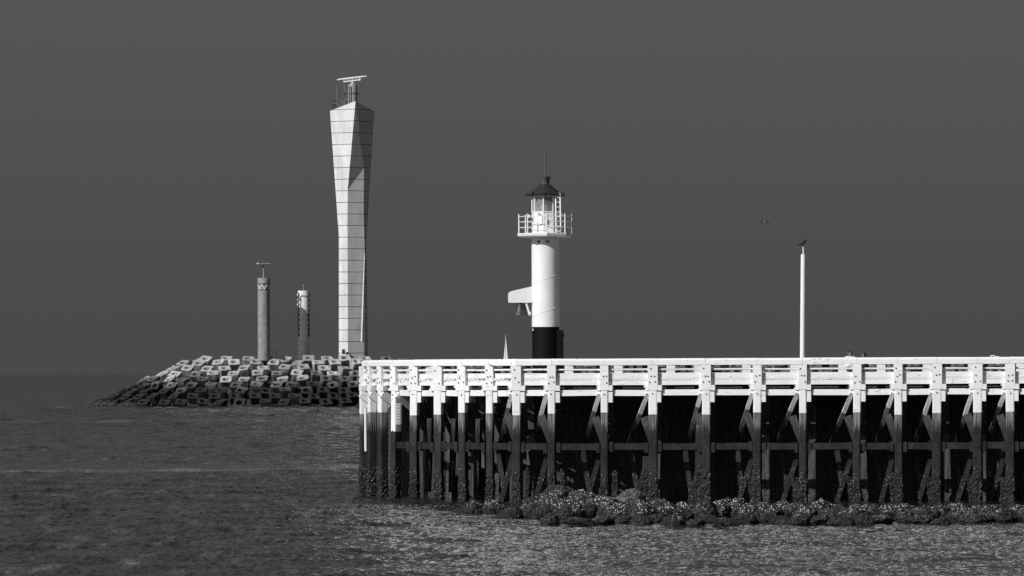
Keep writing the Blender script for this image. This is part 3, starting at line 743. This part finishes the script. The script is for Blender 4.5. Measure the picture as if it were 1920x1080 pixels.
    # plank ends of the deck along the edge
# deck planks: run from the front edge to the back edge
def front_y(x):
    for i in range(NPOST - 1):
        x0, y0 = PP[i][0].x, PP[i][0].y; x1, y1 = PP[i + 1][0].x, PP[i + 1][0].y
        if x0 <= x <= x1: return y0 + (y1 - y0) * (x - x0) / (x1 - x0)
    return PP[-1][0].y if x > 0 else PP[0][0].y
BACK = [(PP[0][0].x + .25, 240.6), (PP[0][0].x + 1.4, 242.6), (-2.6, 243.2), (24, 241.5)]
def back_y(x):
    for (x0, y0), (x1, y1) in zip(BACK[:-1], BACK[1:]):
        if x0 <= x <= x1: return y0 + (y1 - y0) * (x - x0) / (x1 - x0)
    return BACK[0][1]
x = PP[0][0].x + .05; m = MB(); pe = MB()
while x < PP[-1][0].x - .1:
    y0, y1 = front_y(x) + .175, back_y(x) - .1
    m.box((x + .075, (y0 + y1) / 2, 4.883 + random.uniform(-.006, .006)), .155, y1 - y0 + random.uniform(-.02, .02), .078)
    if x > -4.7: pe.box((x + .075, y0 + .004 + random.uniform(-.008, .008), 4.883 + random.uniform(-.004, .004)), .163, .05, .086)
    x += .17
tag(pe.build('plank_ends', M['white'], pier), kind='stuff')
tag(m.build('deck_planks', M['deck'], pier), kind='stuff')
tag(bolts.build('bolts', M['dark'], pier), kind='stuff')
# joists under the deck
for k in range(8):
    yy = 229.5 + k * 1.6; xs0 = max(-5.2, -5.6 + (238 - yy) * .5 if yy < 238 else -5.2)
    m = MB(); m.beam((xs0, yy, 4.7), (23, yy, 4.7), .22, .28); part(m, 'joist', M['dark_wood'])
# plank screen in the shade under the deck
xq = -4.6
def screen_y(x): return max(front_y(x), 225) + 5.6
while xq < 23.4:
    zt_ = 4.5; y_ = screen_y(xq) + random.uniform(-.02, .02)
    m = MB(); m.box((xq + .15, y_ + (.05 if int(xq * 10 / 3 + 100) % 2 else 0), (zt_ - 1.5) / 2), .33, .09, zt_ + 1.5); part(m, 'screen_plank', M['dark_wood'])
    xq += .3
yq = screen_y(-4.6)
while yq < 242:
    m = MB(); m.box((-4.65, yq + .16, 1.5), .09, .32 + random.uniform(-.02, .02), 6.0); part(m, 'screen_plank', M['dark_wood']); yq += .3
# back railing
bpx = [762, 805, 870, 965, 1067, 1160, 1258, 1310, 1400, 1490, 1580, 1652, 1738, 1822, 1912, 1990]
BP = []
for p in bpx:
    x = at(p, 690, 242).x; BP.append(Vector((x, back_y(x), 0)))
BP = [Vector((PP[0][0].x + .3, 240.2, 0)), Vector((PP[0][0].x + .8, 241.9, 0))] + BP
for i, q in enumerate(BP):
    m = MB(); m.box(q + ZUP * 4.95, .36 if i > 2 else .14, .3, 1.0); part(m, 'rail_post', M['white'])
    m = MB(); m.box(q + Vector((0, .12, 1.45)), .34, .34, 6.0); part(m, 'pile', M['pile'])
for i in range(len(BP) - 1):
    p, q = BP[i], BP[i + 1]
    m = MB(); m.beam(p + ZUP * 5.58, q + ZUP * 5.58, .34, .24); part(m, 'handrail', M['white'])
    m = MB(); m.tube([p + ZUP * 5.27, q + ZUP * 5.27], .04, 8); m.build('mid_rail', M['white'], pier, smooth=True)
    m = MB(); m.beam(p + ZUP * 5.03, q + ZUP * 5.03, .07, .2); part(m, 'upper_board', M['white'])
# end rail joining the nose front to the back
m = MB(); m.beam(PP[0][0] + Vector((.2, .2, 5.575)), BP[0] + ZUP * 5.575, .24, .235); part(m, 'handrail', M['white'])
# small hoop on the nose rail and a hooped pipe further along
m = MB(); q = at(690.5, 672, 237.9); m.tube([q + Vector((-.045, 0, -.05)), q + Vector((-.045, 0, .07)), q + Vector((.045, 0, .07)), q + Vector((.045, 0, -.05))], .018, 6); part(m, 'rail_hoop', M['paint'])
m = MB(); q = at(1857, 669, 226.5); m.tube([q + Vector((0, 0, -.08)), q + Vector((.02, 0, .04)), q + Vector((.08, 0, .05)), q + Vector((.22, 0, .0)), q + Vector((.33, 0, .0)), q + Vector((.34, 0, -.08))], .03, 8); m.build('bent_pipe', M['paint'], pier, smooth=True)
# white pipe down the nose pile
m = MB(); m.tube([at(685.4, 766, 237.4), at(685.4, 800, 237.4), at(685.8, 846, 237.4)], .055, 8); m.build('drain_pipe', M['paint'], pier, smooth=True)

# tide gauge board
tgp = at(745, 776, 233.7)
tg = empty('tide_gauge', tgp, 'white tide board with black tick marks at the rounded pier end', 'tide gauge')
rg = zrot(R(18))
m = MB(); m.box(tgp, .2, .06, .86, rg); m.build('board', M['paint'], tg)
for i in range(7):
    m = MB(); m.box(tgp + rg @ Vector((.03, -.034, -.36 + .12 * i)), .11 if i % 2 else .07, .008, .022, rg); m.build('tick', M['black'], tg)
m = MB(); m.box(tgp + rg @ Vector((.135, 0, 0)), .06, .08, .86, rg); m.build('side_rail', M['steel'], tg)

# ------------------------------------------------------------------ lighthouse
LY = 233.2; kl = LY / F; LC = at(1023.5, 700, LY); LC.z = 4.925
lh = empty('lighthouse', LC, 'small white lighthouse with black base and dark pointed roof standing on the pier', 'lighthouse')
ZL = lambda y: at(1023.5, y, LY).z - LC.z
LX = lambda px: (px - 1023.5) * kl
m = MB(); m.lathe([(25.6 * kl, 0), (25.6 * kl, ZL(613.2))], LC, 48); m.build('base', M['black'], lh, smooth=True)
m = MB(); m.lathe([(26 * kl, ZL(613)), (26 * kl, ZL(446))], LC, 48); m.build('tower', M['paint'], lh, smooth=True)
m = MB(); m.box(LC + Vector((LX(1047.5), -.1, ZL(619) / 2)), .4, .5, ZL(619)); db = m.build('door_box', M['black'], lh)
m = MB(); m.box(LC + Vector((LX(1057.5), -.1, ZL(629))), .05, .14, .12); m.build('handle', M['dark'], db)
m = MB(); m.box(LC + Vector((LX(999.6), -.36, ZL(619.3))), .065, .05, .03); m.box(LC + Vector((LX(999.6), -.36, ZL(616.8))), .025, .05, .075); m.build('bracket', M['paint'], lh)
ph8 = R(-90 + 3)
m = MB(); m.lathe([(46 * kl, ZL(445.4)), (51.5 * kl, ZL(442.8)), (52.5 * kl, ZL(438.5)), (52 * kl, ZL(437.6))], LC, 8, 0, ph8); m.build('gallery', M['paint'], lh)
m = MB(); m.lathe([(25.4 * kl, ZL(437.5)), (25.4 * kl, ZL(399)), (26.2 * kl, ZL(398.6)), (26.2 * kl, ZL(396.6))], LC, 8, 0, R(-90 - 8)); m.build('lantern_wall', M['paint'], lh)
# marks on the lantern wall: hatch, plate, conduit
fn = R(-90 - 8 + 22.5); 
def wallp(ang_deg, y, out=.0, rad=25.4):
    a = R(-90 + ang_deg); r_ = rad * kl * math.cos(R(22.5)) + out
    return LC + Vector((r_ * math.cos(a), r_ * math.sin(a), ZL(y)))
aL = -8 - 22.5
q = wallp(aL, 402, .01); m = MB(); m.box(q + Vector((.02, 0, 0)), .13, .03, .07, zrot(R(aL))); m.build('plate', M['steel'], lh)
q = wallp(aL, 413, .012); m = MB(); rr3 = zrot(R(aL))
m.beam(q + rr3 @ Vector((.05, 0, .2)), q + rr3 @ Vector((.16, 0, .2)), .02, .02); m.beam(q + rr3 @ Vector((.16, 0, .2)), q + rr3 @ Vector((.16, 0, -.18)), .02, .02); m.beam(q + rr3 @ Vector((.16, 0, -.18)), q + rr3 @ Vector((0.02, 0, -.17)), .02, .02); m.build('conduit', M['steel'], lh)
aR = -8 + 22.5
q = wallp(aR, 417, .012); m = MB(); m.box(q + zrot(R(aR)) @ Vector((-.02, 0, 0)), .035, .03, .2, zrot(R(aR))); m.build('handle', M['dark'], lh)
# lantern: eight posts, panes between
for i in range(8):
    a0, a1 = R(-98 + 45 * i), R(-98 + 45 * (i + 1)); r_ = 24.6 * kl
    A = LC + Vector((r_ * math.cos(a0), r_ * math.sin(a0), 0)); B = LC + Vector((r_ * math.cos(a1), r_ * math.sin(a1), 0))
    m = MB(); m.box(A + ZUP * ((ZL(396.6) + ZL(367)) / 2), .055, .055, ZL(367) - ZL(396.6), zrot(a0)); m.build('mullion', M['paint'], lh)
    m = MB(); m.beam(A + ZUP * (ZL(368.3)), B + ZUP * (ZL(368.3)), .05, .055); m.build('window_head', M['paint'], lh)
    if i in (2, 3):                                    # blind landward panels
        m = MB(); m.beam(A.lerp(B, .06) + ZUP * ((ZL(396.4) + ZL(369.6)) / 2), B.lerp(A, .06) + ZUP * ((ZL(396.4) + ZL(369.6)) / 2), .02, ZL(369.7) - ZL(396.4)); m.build('blind_panel', M['paint'], lh)
    else:
        m = MB(); m.beam(A.lerp(B, .06) + ZUP * ((ZL(396.4) + ZL(369.6)) / 2), B.lerp(A, .06) + ZUP * ((ZL(396.4) + ZL(369.6)) / 2), .012, ZL(369.7) - ZL(396.4)); m.build('window_pane', M['glass'], lh)
m = MB(); m.lathe([(.10, ZL(396)), (.2, ZL(392)), (.24, ZL(383)), (.2, ZL(373)), (.1, ZL(369))], LC, 16); m.build('lens', M['lens'], lh, smooth=True)
# roof with small gutter hooks, ventilator, rod
m = MB(); m.lathe([(34 * kl, ZL(367.2)), (35 * kl, ZL(364.5)), (28 * kl, ZL(361)), (10 * kl, ZL(346)), (8 * kl, ZL(345.4))], LC, 16, 0, R(-98)); rf = m.build('roof', M['roofm'], lh)
for i in range(8):
    a = R(-98 + 45 * i + 8); d = Vector((math.cos(a), math.sin(a), 0))
    m = MB(); m.beam(LC + d * 30 * kl + ZUP * ZL(363), LC + d * 37.5 * kl + ZUP * ZL(367.6), .07, .05); m.beam(LC + d * 30 * kl + ZUP * ZL(363), LC + d * 36.5 * kl + ZUP * ZL(361.5), .06, .04); m.build('gutter_hook', M['roofm'], rf)
m = MB(); m.lathe([(8.6 * kl, ZL(346.5)), (9.6 * kl, ZL(345.4)), (8 * kl, ZL(344.4)), (8.4 * kl, ZL(335.5)), (10.6 * kl, ZL(332.8)), (10.8 * kl, ZL(331.6)), (9 * kl, ZL(331.2))], LC, 20); m.build('ventilator', M['zinc'], lh, smooth=True)
m = MB(); m.tube([LC + ZUP * ZL(332), LC + ZUP * ZL(279.5)], .028, 8); m.build('lightning_rod', M['zinc'], lh)
# gallery railing
rp = 49.5 * kl
cor = [LC + Vector((rp * math.cos(ph8 + R(45 * i)), rp * math.sin(ph8 + R(45 * i)), 0)) for i in range(8)]
for i in range(8):
    m = MB(); m.tube([cor[i] + ZUP * ZL(438), cor[i] + ZUP * ZL(401.5)], .026, 8); m.build('railing_post', M['paint'], lh, smooth=True)
    for y in (406, 416.2, 426.6):
        m = MB(); m.tube([cor[i] + ZUP * ZL(y), cor[(i + 1) % 8] + ZUP * ZL(y)], .014, 6); m.build('railing_bar', M['paint'], lh, smooth=True)
# ladder on the gallery side leaning to the roof
ld = empty('ladder', (0, 0, 0)); ld.parent = lh
la, lb = LX(1044), LX(1052.5); ly_ = -.52
for xx in (la, lb):
    m = MB(); m.tube([LC + Vector((xx, ly_, ZL(437.5))), LC + Vector((xx - .02, ly_, ZL(366))), LC + Vector((xx - .04, ly_ + .06, ZL(363))), LC + Vector((xx - .08, ly_ + .2, ZL(361.8)))], .03, 8); m.build('rail', M['paint'], ld, smooth=True)
for i in range(8):
    m = MB(); y = 371 + i * 9.0; m.tube([LC + Vector((la, ly_, ZL(y))), LC + Vector((lb, ly_, ZL(y)))], .016, 6); m.build('rung', M['paint'], ld)
m = MB(); m.box(LC + Vector((LX(1052), -.35, ZL(403))), .2, .16, .11); m.build('lamp_box', M['paint'], lh)
m = MB(); m.box(LC + Vector((LX(992.5), -.2, ZL(405.5))), .09, .2, .12); m.build('lamp_box', M['paint'], lh)
# vents and hook below the gallery, wound cable
for px, ang in ((1011, -28), (1027, 8)):
    a = R(-90 + ang); q = LC + Vector((26 * kl * math.cos(a), 26 * kl * math.sin(a), ZL(453.5))); d = Vector((math.cos(a), math.sin(a), 0))
    m = MB(); m.tube([q - d * .02, q + d * .05, q + d * .07 - ZUP * .03], [.05, .05, .03], 8); m.build('vent', M['dark'], lh)
for ya, yb in ((534, 512), (596, 572)):
    pts = []
    for i in range(25):
        a = R(-90 - 80 + 160 * i / 24); pts.append(LC + Vector((26.05 * kl * math.cos(a), 26.05 * kl * math.sin(a), ZL(ya + (yb - ya) * i / 24))))
    m = MB(); m.tube(pts, .011, 5); m.build('cable', M['paint'], lh)
# bell arm
m = MB(); d0 = .2; V = []
prof = [(954.5, 567.4), (953.2, 565), (953.2, 551), (956, 547), (960, 545.6), (1000, 536.5), (1000, 567.4)]
for dd in (-d0, d0): V += [LC + Vector((LX(px), dd, ZL(py))) for px, py in prof]
n = len(prof); m.add(V, [tuple(range(n)), tuple(n + i for i in reversed(range(n)))] + [(i, (i + 1) % n, n + (i + 1) % n, n + i) for i in range(n)]); m.build('bell_arm', M['paint'], lh)
m = MB(); m.tube([LC + Vector((LX(987), -.12, ZL(567.6))), LC + Vector((LX(993), -.12, ZL(588)))], .045, 8); m.tube([LC + Vector((LX(992.4), -.12, ZL(586.6))), LC + Vector((LX(994.6), -.12, ZL(589.6)))], .065, 8); m.tube([LC + Vector((LX(994), -.12, ZL(589))), LC + Vector((LX(994), -.12, ZL(592)))], .03, 6); m.build('striker', M['paint'], lh, smooth=True)
bc = LC + Vector((LX(976.5), 0, 0)); bt = ZL(567.6)
fb = empty('fog_bell', bc + ZUP * bt, 'dark bronze bell hanging under the white arm of the lighthouse', 'bell')
m = MB(); m.lathe([(.11, bt - .02), (.16, bt - .05), (.175, bt - .14), (.2, bt - .3), (.25, bt - .4), (.305, bt - .475), (.31, bt - .5), (.28, bt - .5), (.22, bt - .38)], bc, 28); m.build('bell_body', M['bronze'], fb, smooth=True)
m = MB(); m.tube([bc + ZUP * bt, bc + ZUP * (bt - .04)], .05, 8); m.build('crown', M['dark'], fb)

# ------------------------------------------------------------------ white mast with a perched bird
MY = 228.3; km = MY / F
ma = at(1504.8, 700, MY); mz = at(1506, 477, MY).z
mt_ = empty('mast', (ma.x, MY, 4.92), 'plain white mast with a thin rod on top rising behind the pier railing', 'mast')
tx = at(1506.2, 477, MY).x; bx_ = at(1504.2, 668, MY).x - .0
m = MB(); m.tube([(bx_, MY, 4.92), (tx, MY, mz)], [4.9 * km, 4.7 * km], 14); m.build('pole', M['paint'], mt_, smooth=True)
rz = at(1506, 462.5, MY).z; m = MB(); m.tube([(tx, MY, mz - .03), (tx, MY, rz)], .025, 8); m.build('rod', M['paint'], mt_)

def skin_mesh(verts, edges, radii, sub=1):
    me = bpy.data.meshes.new('tmp'); me.from_pydata([tuple(v) for v in verts], edges, [])
    o = bpy.data.objects.new('tmp', me); col.objects.link(o)
    o.modifiers.new('s', 'SKIN')
    for i, r_ in enumerate(radii):
        sv = me.skin_vertices[0].data[i]; sv.radius = r_ if isinstance(r_, tuple) else (r_, r_); sv.use_root = (i == 0)
    sd = o.modifiers.new('d', 'SUBSURF'); sd.levels = sub; sd.render_levels = sub
    dg = bpy.context.evaluated_depsgraph_get(); out = bpy.data.meshes.new_from_object(o.evaluated_get(dg))
    bpy.data.objects.remove(o); bpy.data.meshes.remove(me)
    out.polygons.foreach_set('use_smooth', [True] * len(out.polygons))
    return out

# perched bird, tail to the left
bb = Vector((tx, MY, rz))
bird = empty('perched_bird', bb, 'dark hunched bird perched on the tip of the white mast', 'bird')
bv = [(.0, 0, .17), (-.09, 0, .115), (-.16, 0, .075), (-.25, 0, .055), (.06, 0, .215), (.07, 0, .265), (.115, -.015, .27), (.16, -.02, .262)]
bme = skin_mesh(bv, [(0, 1), (1, 2), (2, 3), (0, 4), (4, 5), (5, 6), (6, 7)], [(.075, .085), (.06, .07), (.035, .03), (.03, .008), .055, .048, .025, .008], 2)
bme.materials.append(M['featherd']); bo = bpy.data.objects.new('body', bme); col.objects.link(bo); bo.parent = bird
for sg in (-1, 1):
    m = MB(); m.tube([bb + Vector((.0, .03 * sg, .0)), bb + Vector((-.01, .03 * sg, .06)), bb + Vector((-.005, .03 * sg, .13))], [.008, .008, .02], 6); m.tube([bb + Vector((-.02, .03 * sg, .004)), bb + Vector((.05, .035 * sg, .004))], .008, 5); m.build('leg', M['featherd'], bird)
    m = MB(); W = [(.06, .2), (.02, .235), (-.06, .19), (-.14, .12), (-.22, .07), (-.14, .075), (-.03, .1), (.05, .14)]
    V = [bb + Vector((x, sg * .075, z)) for x, z in W] + [bb + Vector((x, sg * .095, z)) for x, z in W]; n = 8
    m.add(V, [tuple(range(n)), tuple(n + i for i in reversed(range(n)))] + [(i, (i + 1) % n, n + (i + 1) % n, n + i) for i in range(n)]); m.build('wing', M['featherd'], bird)

# flying gull
GY = 560.0; gk = GY / F; gc = at(1434, 416, GY)
gull = empty('gull', gc, 'gull in flight with drooping dark wings and pale body right of the lighthouse', 'bird')
gme = skin_mesh([(0, -.02, .0), (.02, .14, .01), (.03, .28, .02), (-.02, -.16, .01), (-.03, -.26, .03), (-.035, -.33, .02)], [(0, 1), (1, 2), (0, 3), (3, 4), (4, 5)], [.085, .06, (.07, .01), .07, .05, .01], 2)
gme.materials.append(M['featherw']); go = bpy.data.objects.new('body', gme); col.objects.link(go); go.parent = gull
for sg, pts in ((-1, [(-.03, .04), (-.16, .07), (-.27, .0), (-.37, -.16), (-.42, -.31)]), (1, [(.03, .04), (.12, .05), (.2, -.04), (.3, -.15), (.37, -.22)])):
    m = MB(); V = []
    ch = [.2, .22, .2, .15, .05]; pts = [(x * 1.25, z * 1.25) for x, z in pts]
    for lay in (0, .05):
        for (x, z), c_ in zip(pts, ch): V += [gc + Vector((x, -c_, z + lay)), gc + Vector((x, c_ * .5, z - .03 + lay))]
    fs = []; o_ = 10
    for i in range(4):
        a = i * 2; fs += [(a, a + 1, a + 3, a + 2), (o_ + a, o_ + a + 2, o_ + a + 3, o_ + a + 1), (a, a + 2, o_ + a + 2, o_ + a), (a + 1, o_ + a + 1, o_ + a + 3, a + 3)]
    fs += [(0, o_, o_ + 1, 1), (8, 9, o_ + 9, o_ + 8)]
    m.add(V, fs); m.build('wing', M['featherd'], gull)

# ------------------------------------------------------------------ people resting behind the railing
def person(px, py_top, Y, face, label, top_mat, lean=0.0, head_turn=0.0):
    """seated figure, head top at the given height; face = heading (0 looks towards the camera)"""
    hp = at(px, py_top, Y); O = Vector((hp.x, Y, hp.z - 1.25)); rot = zrot(face)
    e = empty('person', O, label, 'person', 'people resting on the pier')
    V = [(0, 0, .52), (0, -.01, .68), (0, lean * .4, .86), (0, lean * .7, .98), (0, lean * .9, 1.02), (0, lean, 1.075), (0, lean - .01, 1.14), (0, lean, 1.205)]
    Rr = [(.15, .11), (.145, .1), (.16, .1), (.13, .085), .055, .07, .085, .06]
    E = [(i, i + 1) for i in range(7)]
    for sg in (-1, 1):
        b = len(V)
        V += [(.1 * sg, -.05, .5), (.12 * sg, -.44, .51), (.12 * sg, -.47, .1), (.12 * sg, -.6, .045)]; Rr += [.085, .062, .045, (.045, .03)]
        E += [(0, b), (b, b + 1), (b + 1, b + 2), (b + 2, b + 3)]
        b = len(V)
        V += [(.19 * sg, lean * .7, .98), (.25 * sg, lean * .5 - .02, .72), (.16 * sg, -.27, .60), (.13 * sg, -.33, .595)]; Rr += [.058, .045, .034, (.036, .018)]
        E += [(3, b), (b, b + 1), (b + 1, b + 2), (b + 2, b + 3)]
        h = len(V) - 1
        for k, (fx, fl) in enumerate(((-.03, .07), (-.01, .085), (.012, .08), (.032, .06))):
            c = len(V); V += [(.13 * sg + fx, -.33 - fl * .6, .59), (.13 * sg + fx, -.33 - fl, .575)]; Rr += [.0085, .0075]; E += [(h, c), (c, c + 1)]
        c = len(V); V += [(.13 * sg - .055 * sg, -.36, .585)]; Rr += [.009]; E += [(h, c)]
    me = skin_mesh(V, E, Rr, 2)
    for mm in (M['skin'], top_mat, M['trouser'], M['dark']): me.materials.append(mm)
    for p in me.polygons:
        c = p.center
        if c.z > 1.03: mi = 0
        elif c.z > .57 and c.y > -.265: mi = 1
        elif c.z > .545 and c.y < -.265 and abs(c.x) < .2 and c.z > .57: mi = 0
        elif c.z < .1: mi = 3
        else: mi = 2
        p.material_index = mi
    o = bpy.data.objects.new('body', me); col.objects.link(o); o.parent = e; o.rotation_euler = (0, 0, face)
    # hair cap, nose, ears, eyes
    hc = O + rot @ Vector((0, lean, 1.14))
    m = MB(); n1, n2 = 16, 9; Vh = []
    for j in range(n2):
        th = math.pi * .62 * j / (n2 - 1)
        for i in range(n1):
            ph = 2 * math.pi * i / n1; fr_ = max(0, -math.sin(ph)); t2 = th * (1 - .38 * fr_)
            Vh.append(hc + rot @ Vector((.088 * math.sin(t2) * math.cos(ph), .015 + .1 * math.sin(t2) * math.sin(ph), .012 + .098 * math.cos(t2))))
    fs = [(j * n1 + i, j * n1 + (i + 1) % n1, (j + 1) * n1 + (i + 1) % n1, (j + 1) * n1 + i) for j in range(n2 - 1) for i in range(n1)]
    m.add(Vh, fs); m.build('hair', M['hair'], e, smooth=True)
    m = MB(); m.tube([hc + rot @ Vector((0, -.078, -.0)), hc + rot @ Vector((0, -.108, -.035)), hc + rot @ Vector((0, -.08, -.045))], [.008, .014, .008], 6); m.build('nose', M['skin'], e, smooth=True)
    for sg in (-1, 1):
        m = MB(); m.tube([hc + rot @ Vector((.08 * sg, .0, -.03)), hc + rot @ Vector((.094 * sg, .008, 0.0)), hc + rot @ Vector((.088 * sg, .01, .03))], [.01, .017, .01], 6); m.build('ear', M['skin'], e, smooth=True)
        m = MB(); m.lathe([(.004, -.008), (.011, 0), (.004, .008)], hc + rot @ Vector((.032 * sg, -.082, .005)), 8); m.build('eye', M['hair'], e)
    m = MB(); m.tube([hc + rot @ Vector((-.022, -.079, -.066)), hc + rot @ Vector((.022, -.079, -.066))], .006, 5); m.build('mouth', M['trouser'], e)
    return e, O
pa, Oa = person(1594, 657.5, 227.4, R(12), 'person with dark hair in a white shirt behind the pier railing', M['shirt'])
pb, Ob = person(1625, 660.5, 227.3, R(-95), 'person in dark clothes leaning forward behind the pier railing', M['darkcloth'], lean=-.12)
x0, x1 = Oa.x - .55, Ob.x + .6; yb_ = (Oa.y + Ob.y) / 2 + .05; zb = 4.925; hb = min(Oa.z, Ob.z) + .42 - zb
bn = empty('bench', ((x0 + x1) / 2, yb_, zb), 'low timber bench under the two people on the pier', 'bench')
for k in range(3):
    m = MB(); m.beam((x0, yb_ - .16 + .16 * k, zb + hb - .02), (x1, yb_ - .16 + .16 * k, zb + hb - .02), .14, .04); m.build('seat_slat', M['deck'], bn)
for xx in (x0 + .15, x1 - .15):
    m = MB(); m.box((xx, yb_, zb + (hb - .04) / 2), .1, .4, hb - .045); m.build('leg', M['deck'], bn)
m = MB(); m.tube([at(1534, 700, 227.0), at(1534.2, 650, 226.8)], [.014, .006], 6); ro = m.build('fishing_rod', M['dark'])
ro.data.transform(Matrix.Identity(4)); tag(ro, 'thin dark fishing rod propped upright behind the railing right of the mast', 'fishing rod')

# ------------------------------------------------------------------ shell-crusted rocks at the foot of the pier
def rock_mesh(seed, level):
    bm = bmesh.new(); bmesh.ops.create_icosphere(bm, subdivisions=level, radius=1)
    off = Vector((seed * 7.3, seed * 3.9, seed * 1.1))
    for v in bm.verts:
        n_ = v.co.normalized(); q = n_ * 1.0
        e = 1 + .22 * noise.noise(q * 1.0 + off) + .13 * noise.noise(q * 2.4 + off)
        e += .08 * noise.noise(q * 5 + off) + .045 * noise.noise(q * 11 + off) + .02 * abs(noise.noise(q * 24 + off))
        v.co = n_ * e
    me = bpy.data.meshes.new('rock'); bm.to_mesh(me); bm.free(); return me
RM = {}
for key, mm in (('a', 'rock'), ('b', 'rock2')):
    RM[key] = []
    for s_ in range(6):
        me = rock_mesh(s_ + (20 if key == 'b' else 0), 5); me.materials.append(M[mm]); RM[key].append(me)
pale = rock_mesh(77, 5); pale.materials.append(M['rock3'])
GRP = 'shell crusted rocks along the foot of the pier'
rocks = []
def rock(px, ytop, ybase, wpx, me, lab, depth=1.0):
    Y = EYE * F / (ybase - 697 + (px - 960) * .0042); p = at(px, ybase, Y); k_ = Y / F
    hz = (ybase - ytop) * k_; wx = wpx * k_ / 2
    o = bpy.data.objects.new('rock', me); col.objects.link(o)
    hz_c = hz * .2
    o.location = (p.x, Y + wx * depth * .6, hz_c); o.scale = (wx * 1.02, wx * depth, max(hz - hz_c, .12) * .84)
    o.rotation_euler = (random.uniform(-.2, .2), random.uniform(-.2, .2), random.uniform(0, 6.28) if abs(depth - 1) < .01 else random.uniform(-.3, .3))
    rocks.append((px, ybase, o, lab)); return tag(o, lab, 'rock', GRP)
SH = 'dark rock crusted with pale shells in the low bank before the pier'
LOWL = 'low dark weedy rock at the water edge of the bank before the pier'
rock(1052, 903, 958, 80, RM['b'][0], 'tallest dark weedy boulder of the bank, directly before a pier pile')
rock(1182, 912, 958, 62, pale, 'pale bare domed boulder on top of the rock bank')
rock(1540, 932, 975, 52, RM['a'][1], 'shell crusted rock with a pointed peak right below the white mast')
rock(888, 937, 962, 50, RM['b'][1], 'leftmost rounded dark rock of the bank, at the water edge')
rock(926, 934, 962, 46, RM['a'][2], 'second rock from the left end of the bank, crusted with shells')
big = [(1010, 922, 968, 66), (1040, 915, 972, 56), (1092, 912, 962, 58), (1128, 925, 968, 74), (1070, 930, 975, 60), (1160, 938, 976, 60), (1205, 936, 978, 60), (1245, 938, 976, 58),
       (1236, 931, 965, 36), (1285, 938, 974, 60), (1322, 934, 974, 52), (1348, 932, 972, 44), (1362, 928, 968, 34), (1386, 928, 970, 44), (1408, 940, 976, 46), (1440, 942, 976, 54),
       (1465, 935, 972, 50), (1490, 938, 974, 50), (1512, 944, 978, 44), (1566, 946, 976, 54), (1598, 948, 978, 54), (1628, 940, 974, 62), (1666, 942, 974, 46), (1700, 941, 974, 60),
       (1736, 946, 978, 52), (1765, 946, 974, 44), (1793, 938, 972, 42), (1820, 948, 978, 54), (1852, 943, 974, 46), (1884, 950, 980, 52), (1914, 942, 976, 50), (1950, 942, 978, 60), (1995, 944, 978, 56)]
for i, (px, yt, yb, wpx) in enumerate(big): rock(px, yt, yb, wpx, random.choice(RM['a']), SH)
px = 955
while px < 2010:
    wpx = random.uniform(34, 62); yb = (970 if px < 1000 else 984) + random.uniform(-5, 3) - (2 if px > 1600 else 0)
    rock(px, yb - random.uniform(14, 26), yb, wpx, random.choice(RM['b'] + RM['a']), LOWL); px += wpx * random.uniform(.62, .9)
for px in range(985, 2010, 37):
    yb = random.uniform(962, 976); rock(px + random.uniform(-8, 8), yb - random.uniform(20, 30), yb, random.uniform(30, 46), random.choice(RM['a'] + RM['b'][:2]), SH)

TIP = 'rocks at the breakwater tip'
for k, (px, zz, wd) in enumerate(((152, .1, .9), (163, .25, 1.1), (176, .3, 1.3), (189, .55, 1.3), (203, .5, 1.2), (171, .1, .8), (216, .35, 1.1), (231, .3, 1.0), (246, .4, 1.1))):
    y_ = YC - 4 - 1.3 * k
    p = at(px, 760, y_); o = bpy.data.objects.new('rock', random.choice(RM['b'])); col.objects.link(o)
    o.location = (p.x, y_, zz * .3); o.scale = (wd, wd, zz + .2); o.rotation_euler = (0, 0, random.uniform(0, 6))
    tag(o, f'low wet rock at the far left tip of the breakwater, {ORD[k + 1]} from its seaward end', 'rock', TIP)

# labels of the many: by what they lie before
cnt = {}
for px, yb, o, lab in sorted(rocks, key=lambda q: q[0]):
    if lab not in (SH, LOWL): continue
    row = 'water edge' if lab == LOWL else 'middle' if yb >= 973 else 'upper'
    pi_ = max(i for i, q in enumerate(POSTX) if q <= px); key = (row, pi_); cnt[key] = cnt.get(key, 0) + 1
    o['label'] = (f'low weedy rock at the water edge, {ORD[cnt[key]]} right of the {ORD[pi_ + 1]} pier post' if row == 'water edge'
                  else f'shell crusted rock in the {row} bank, {ORD[cnt[key]]} right of the {ORD[pi_ + 1]} pier post')
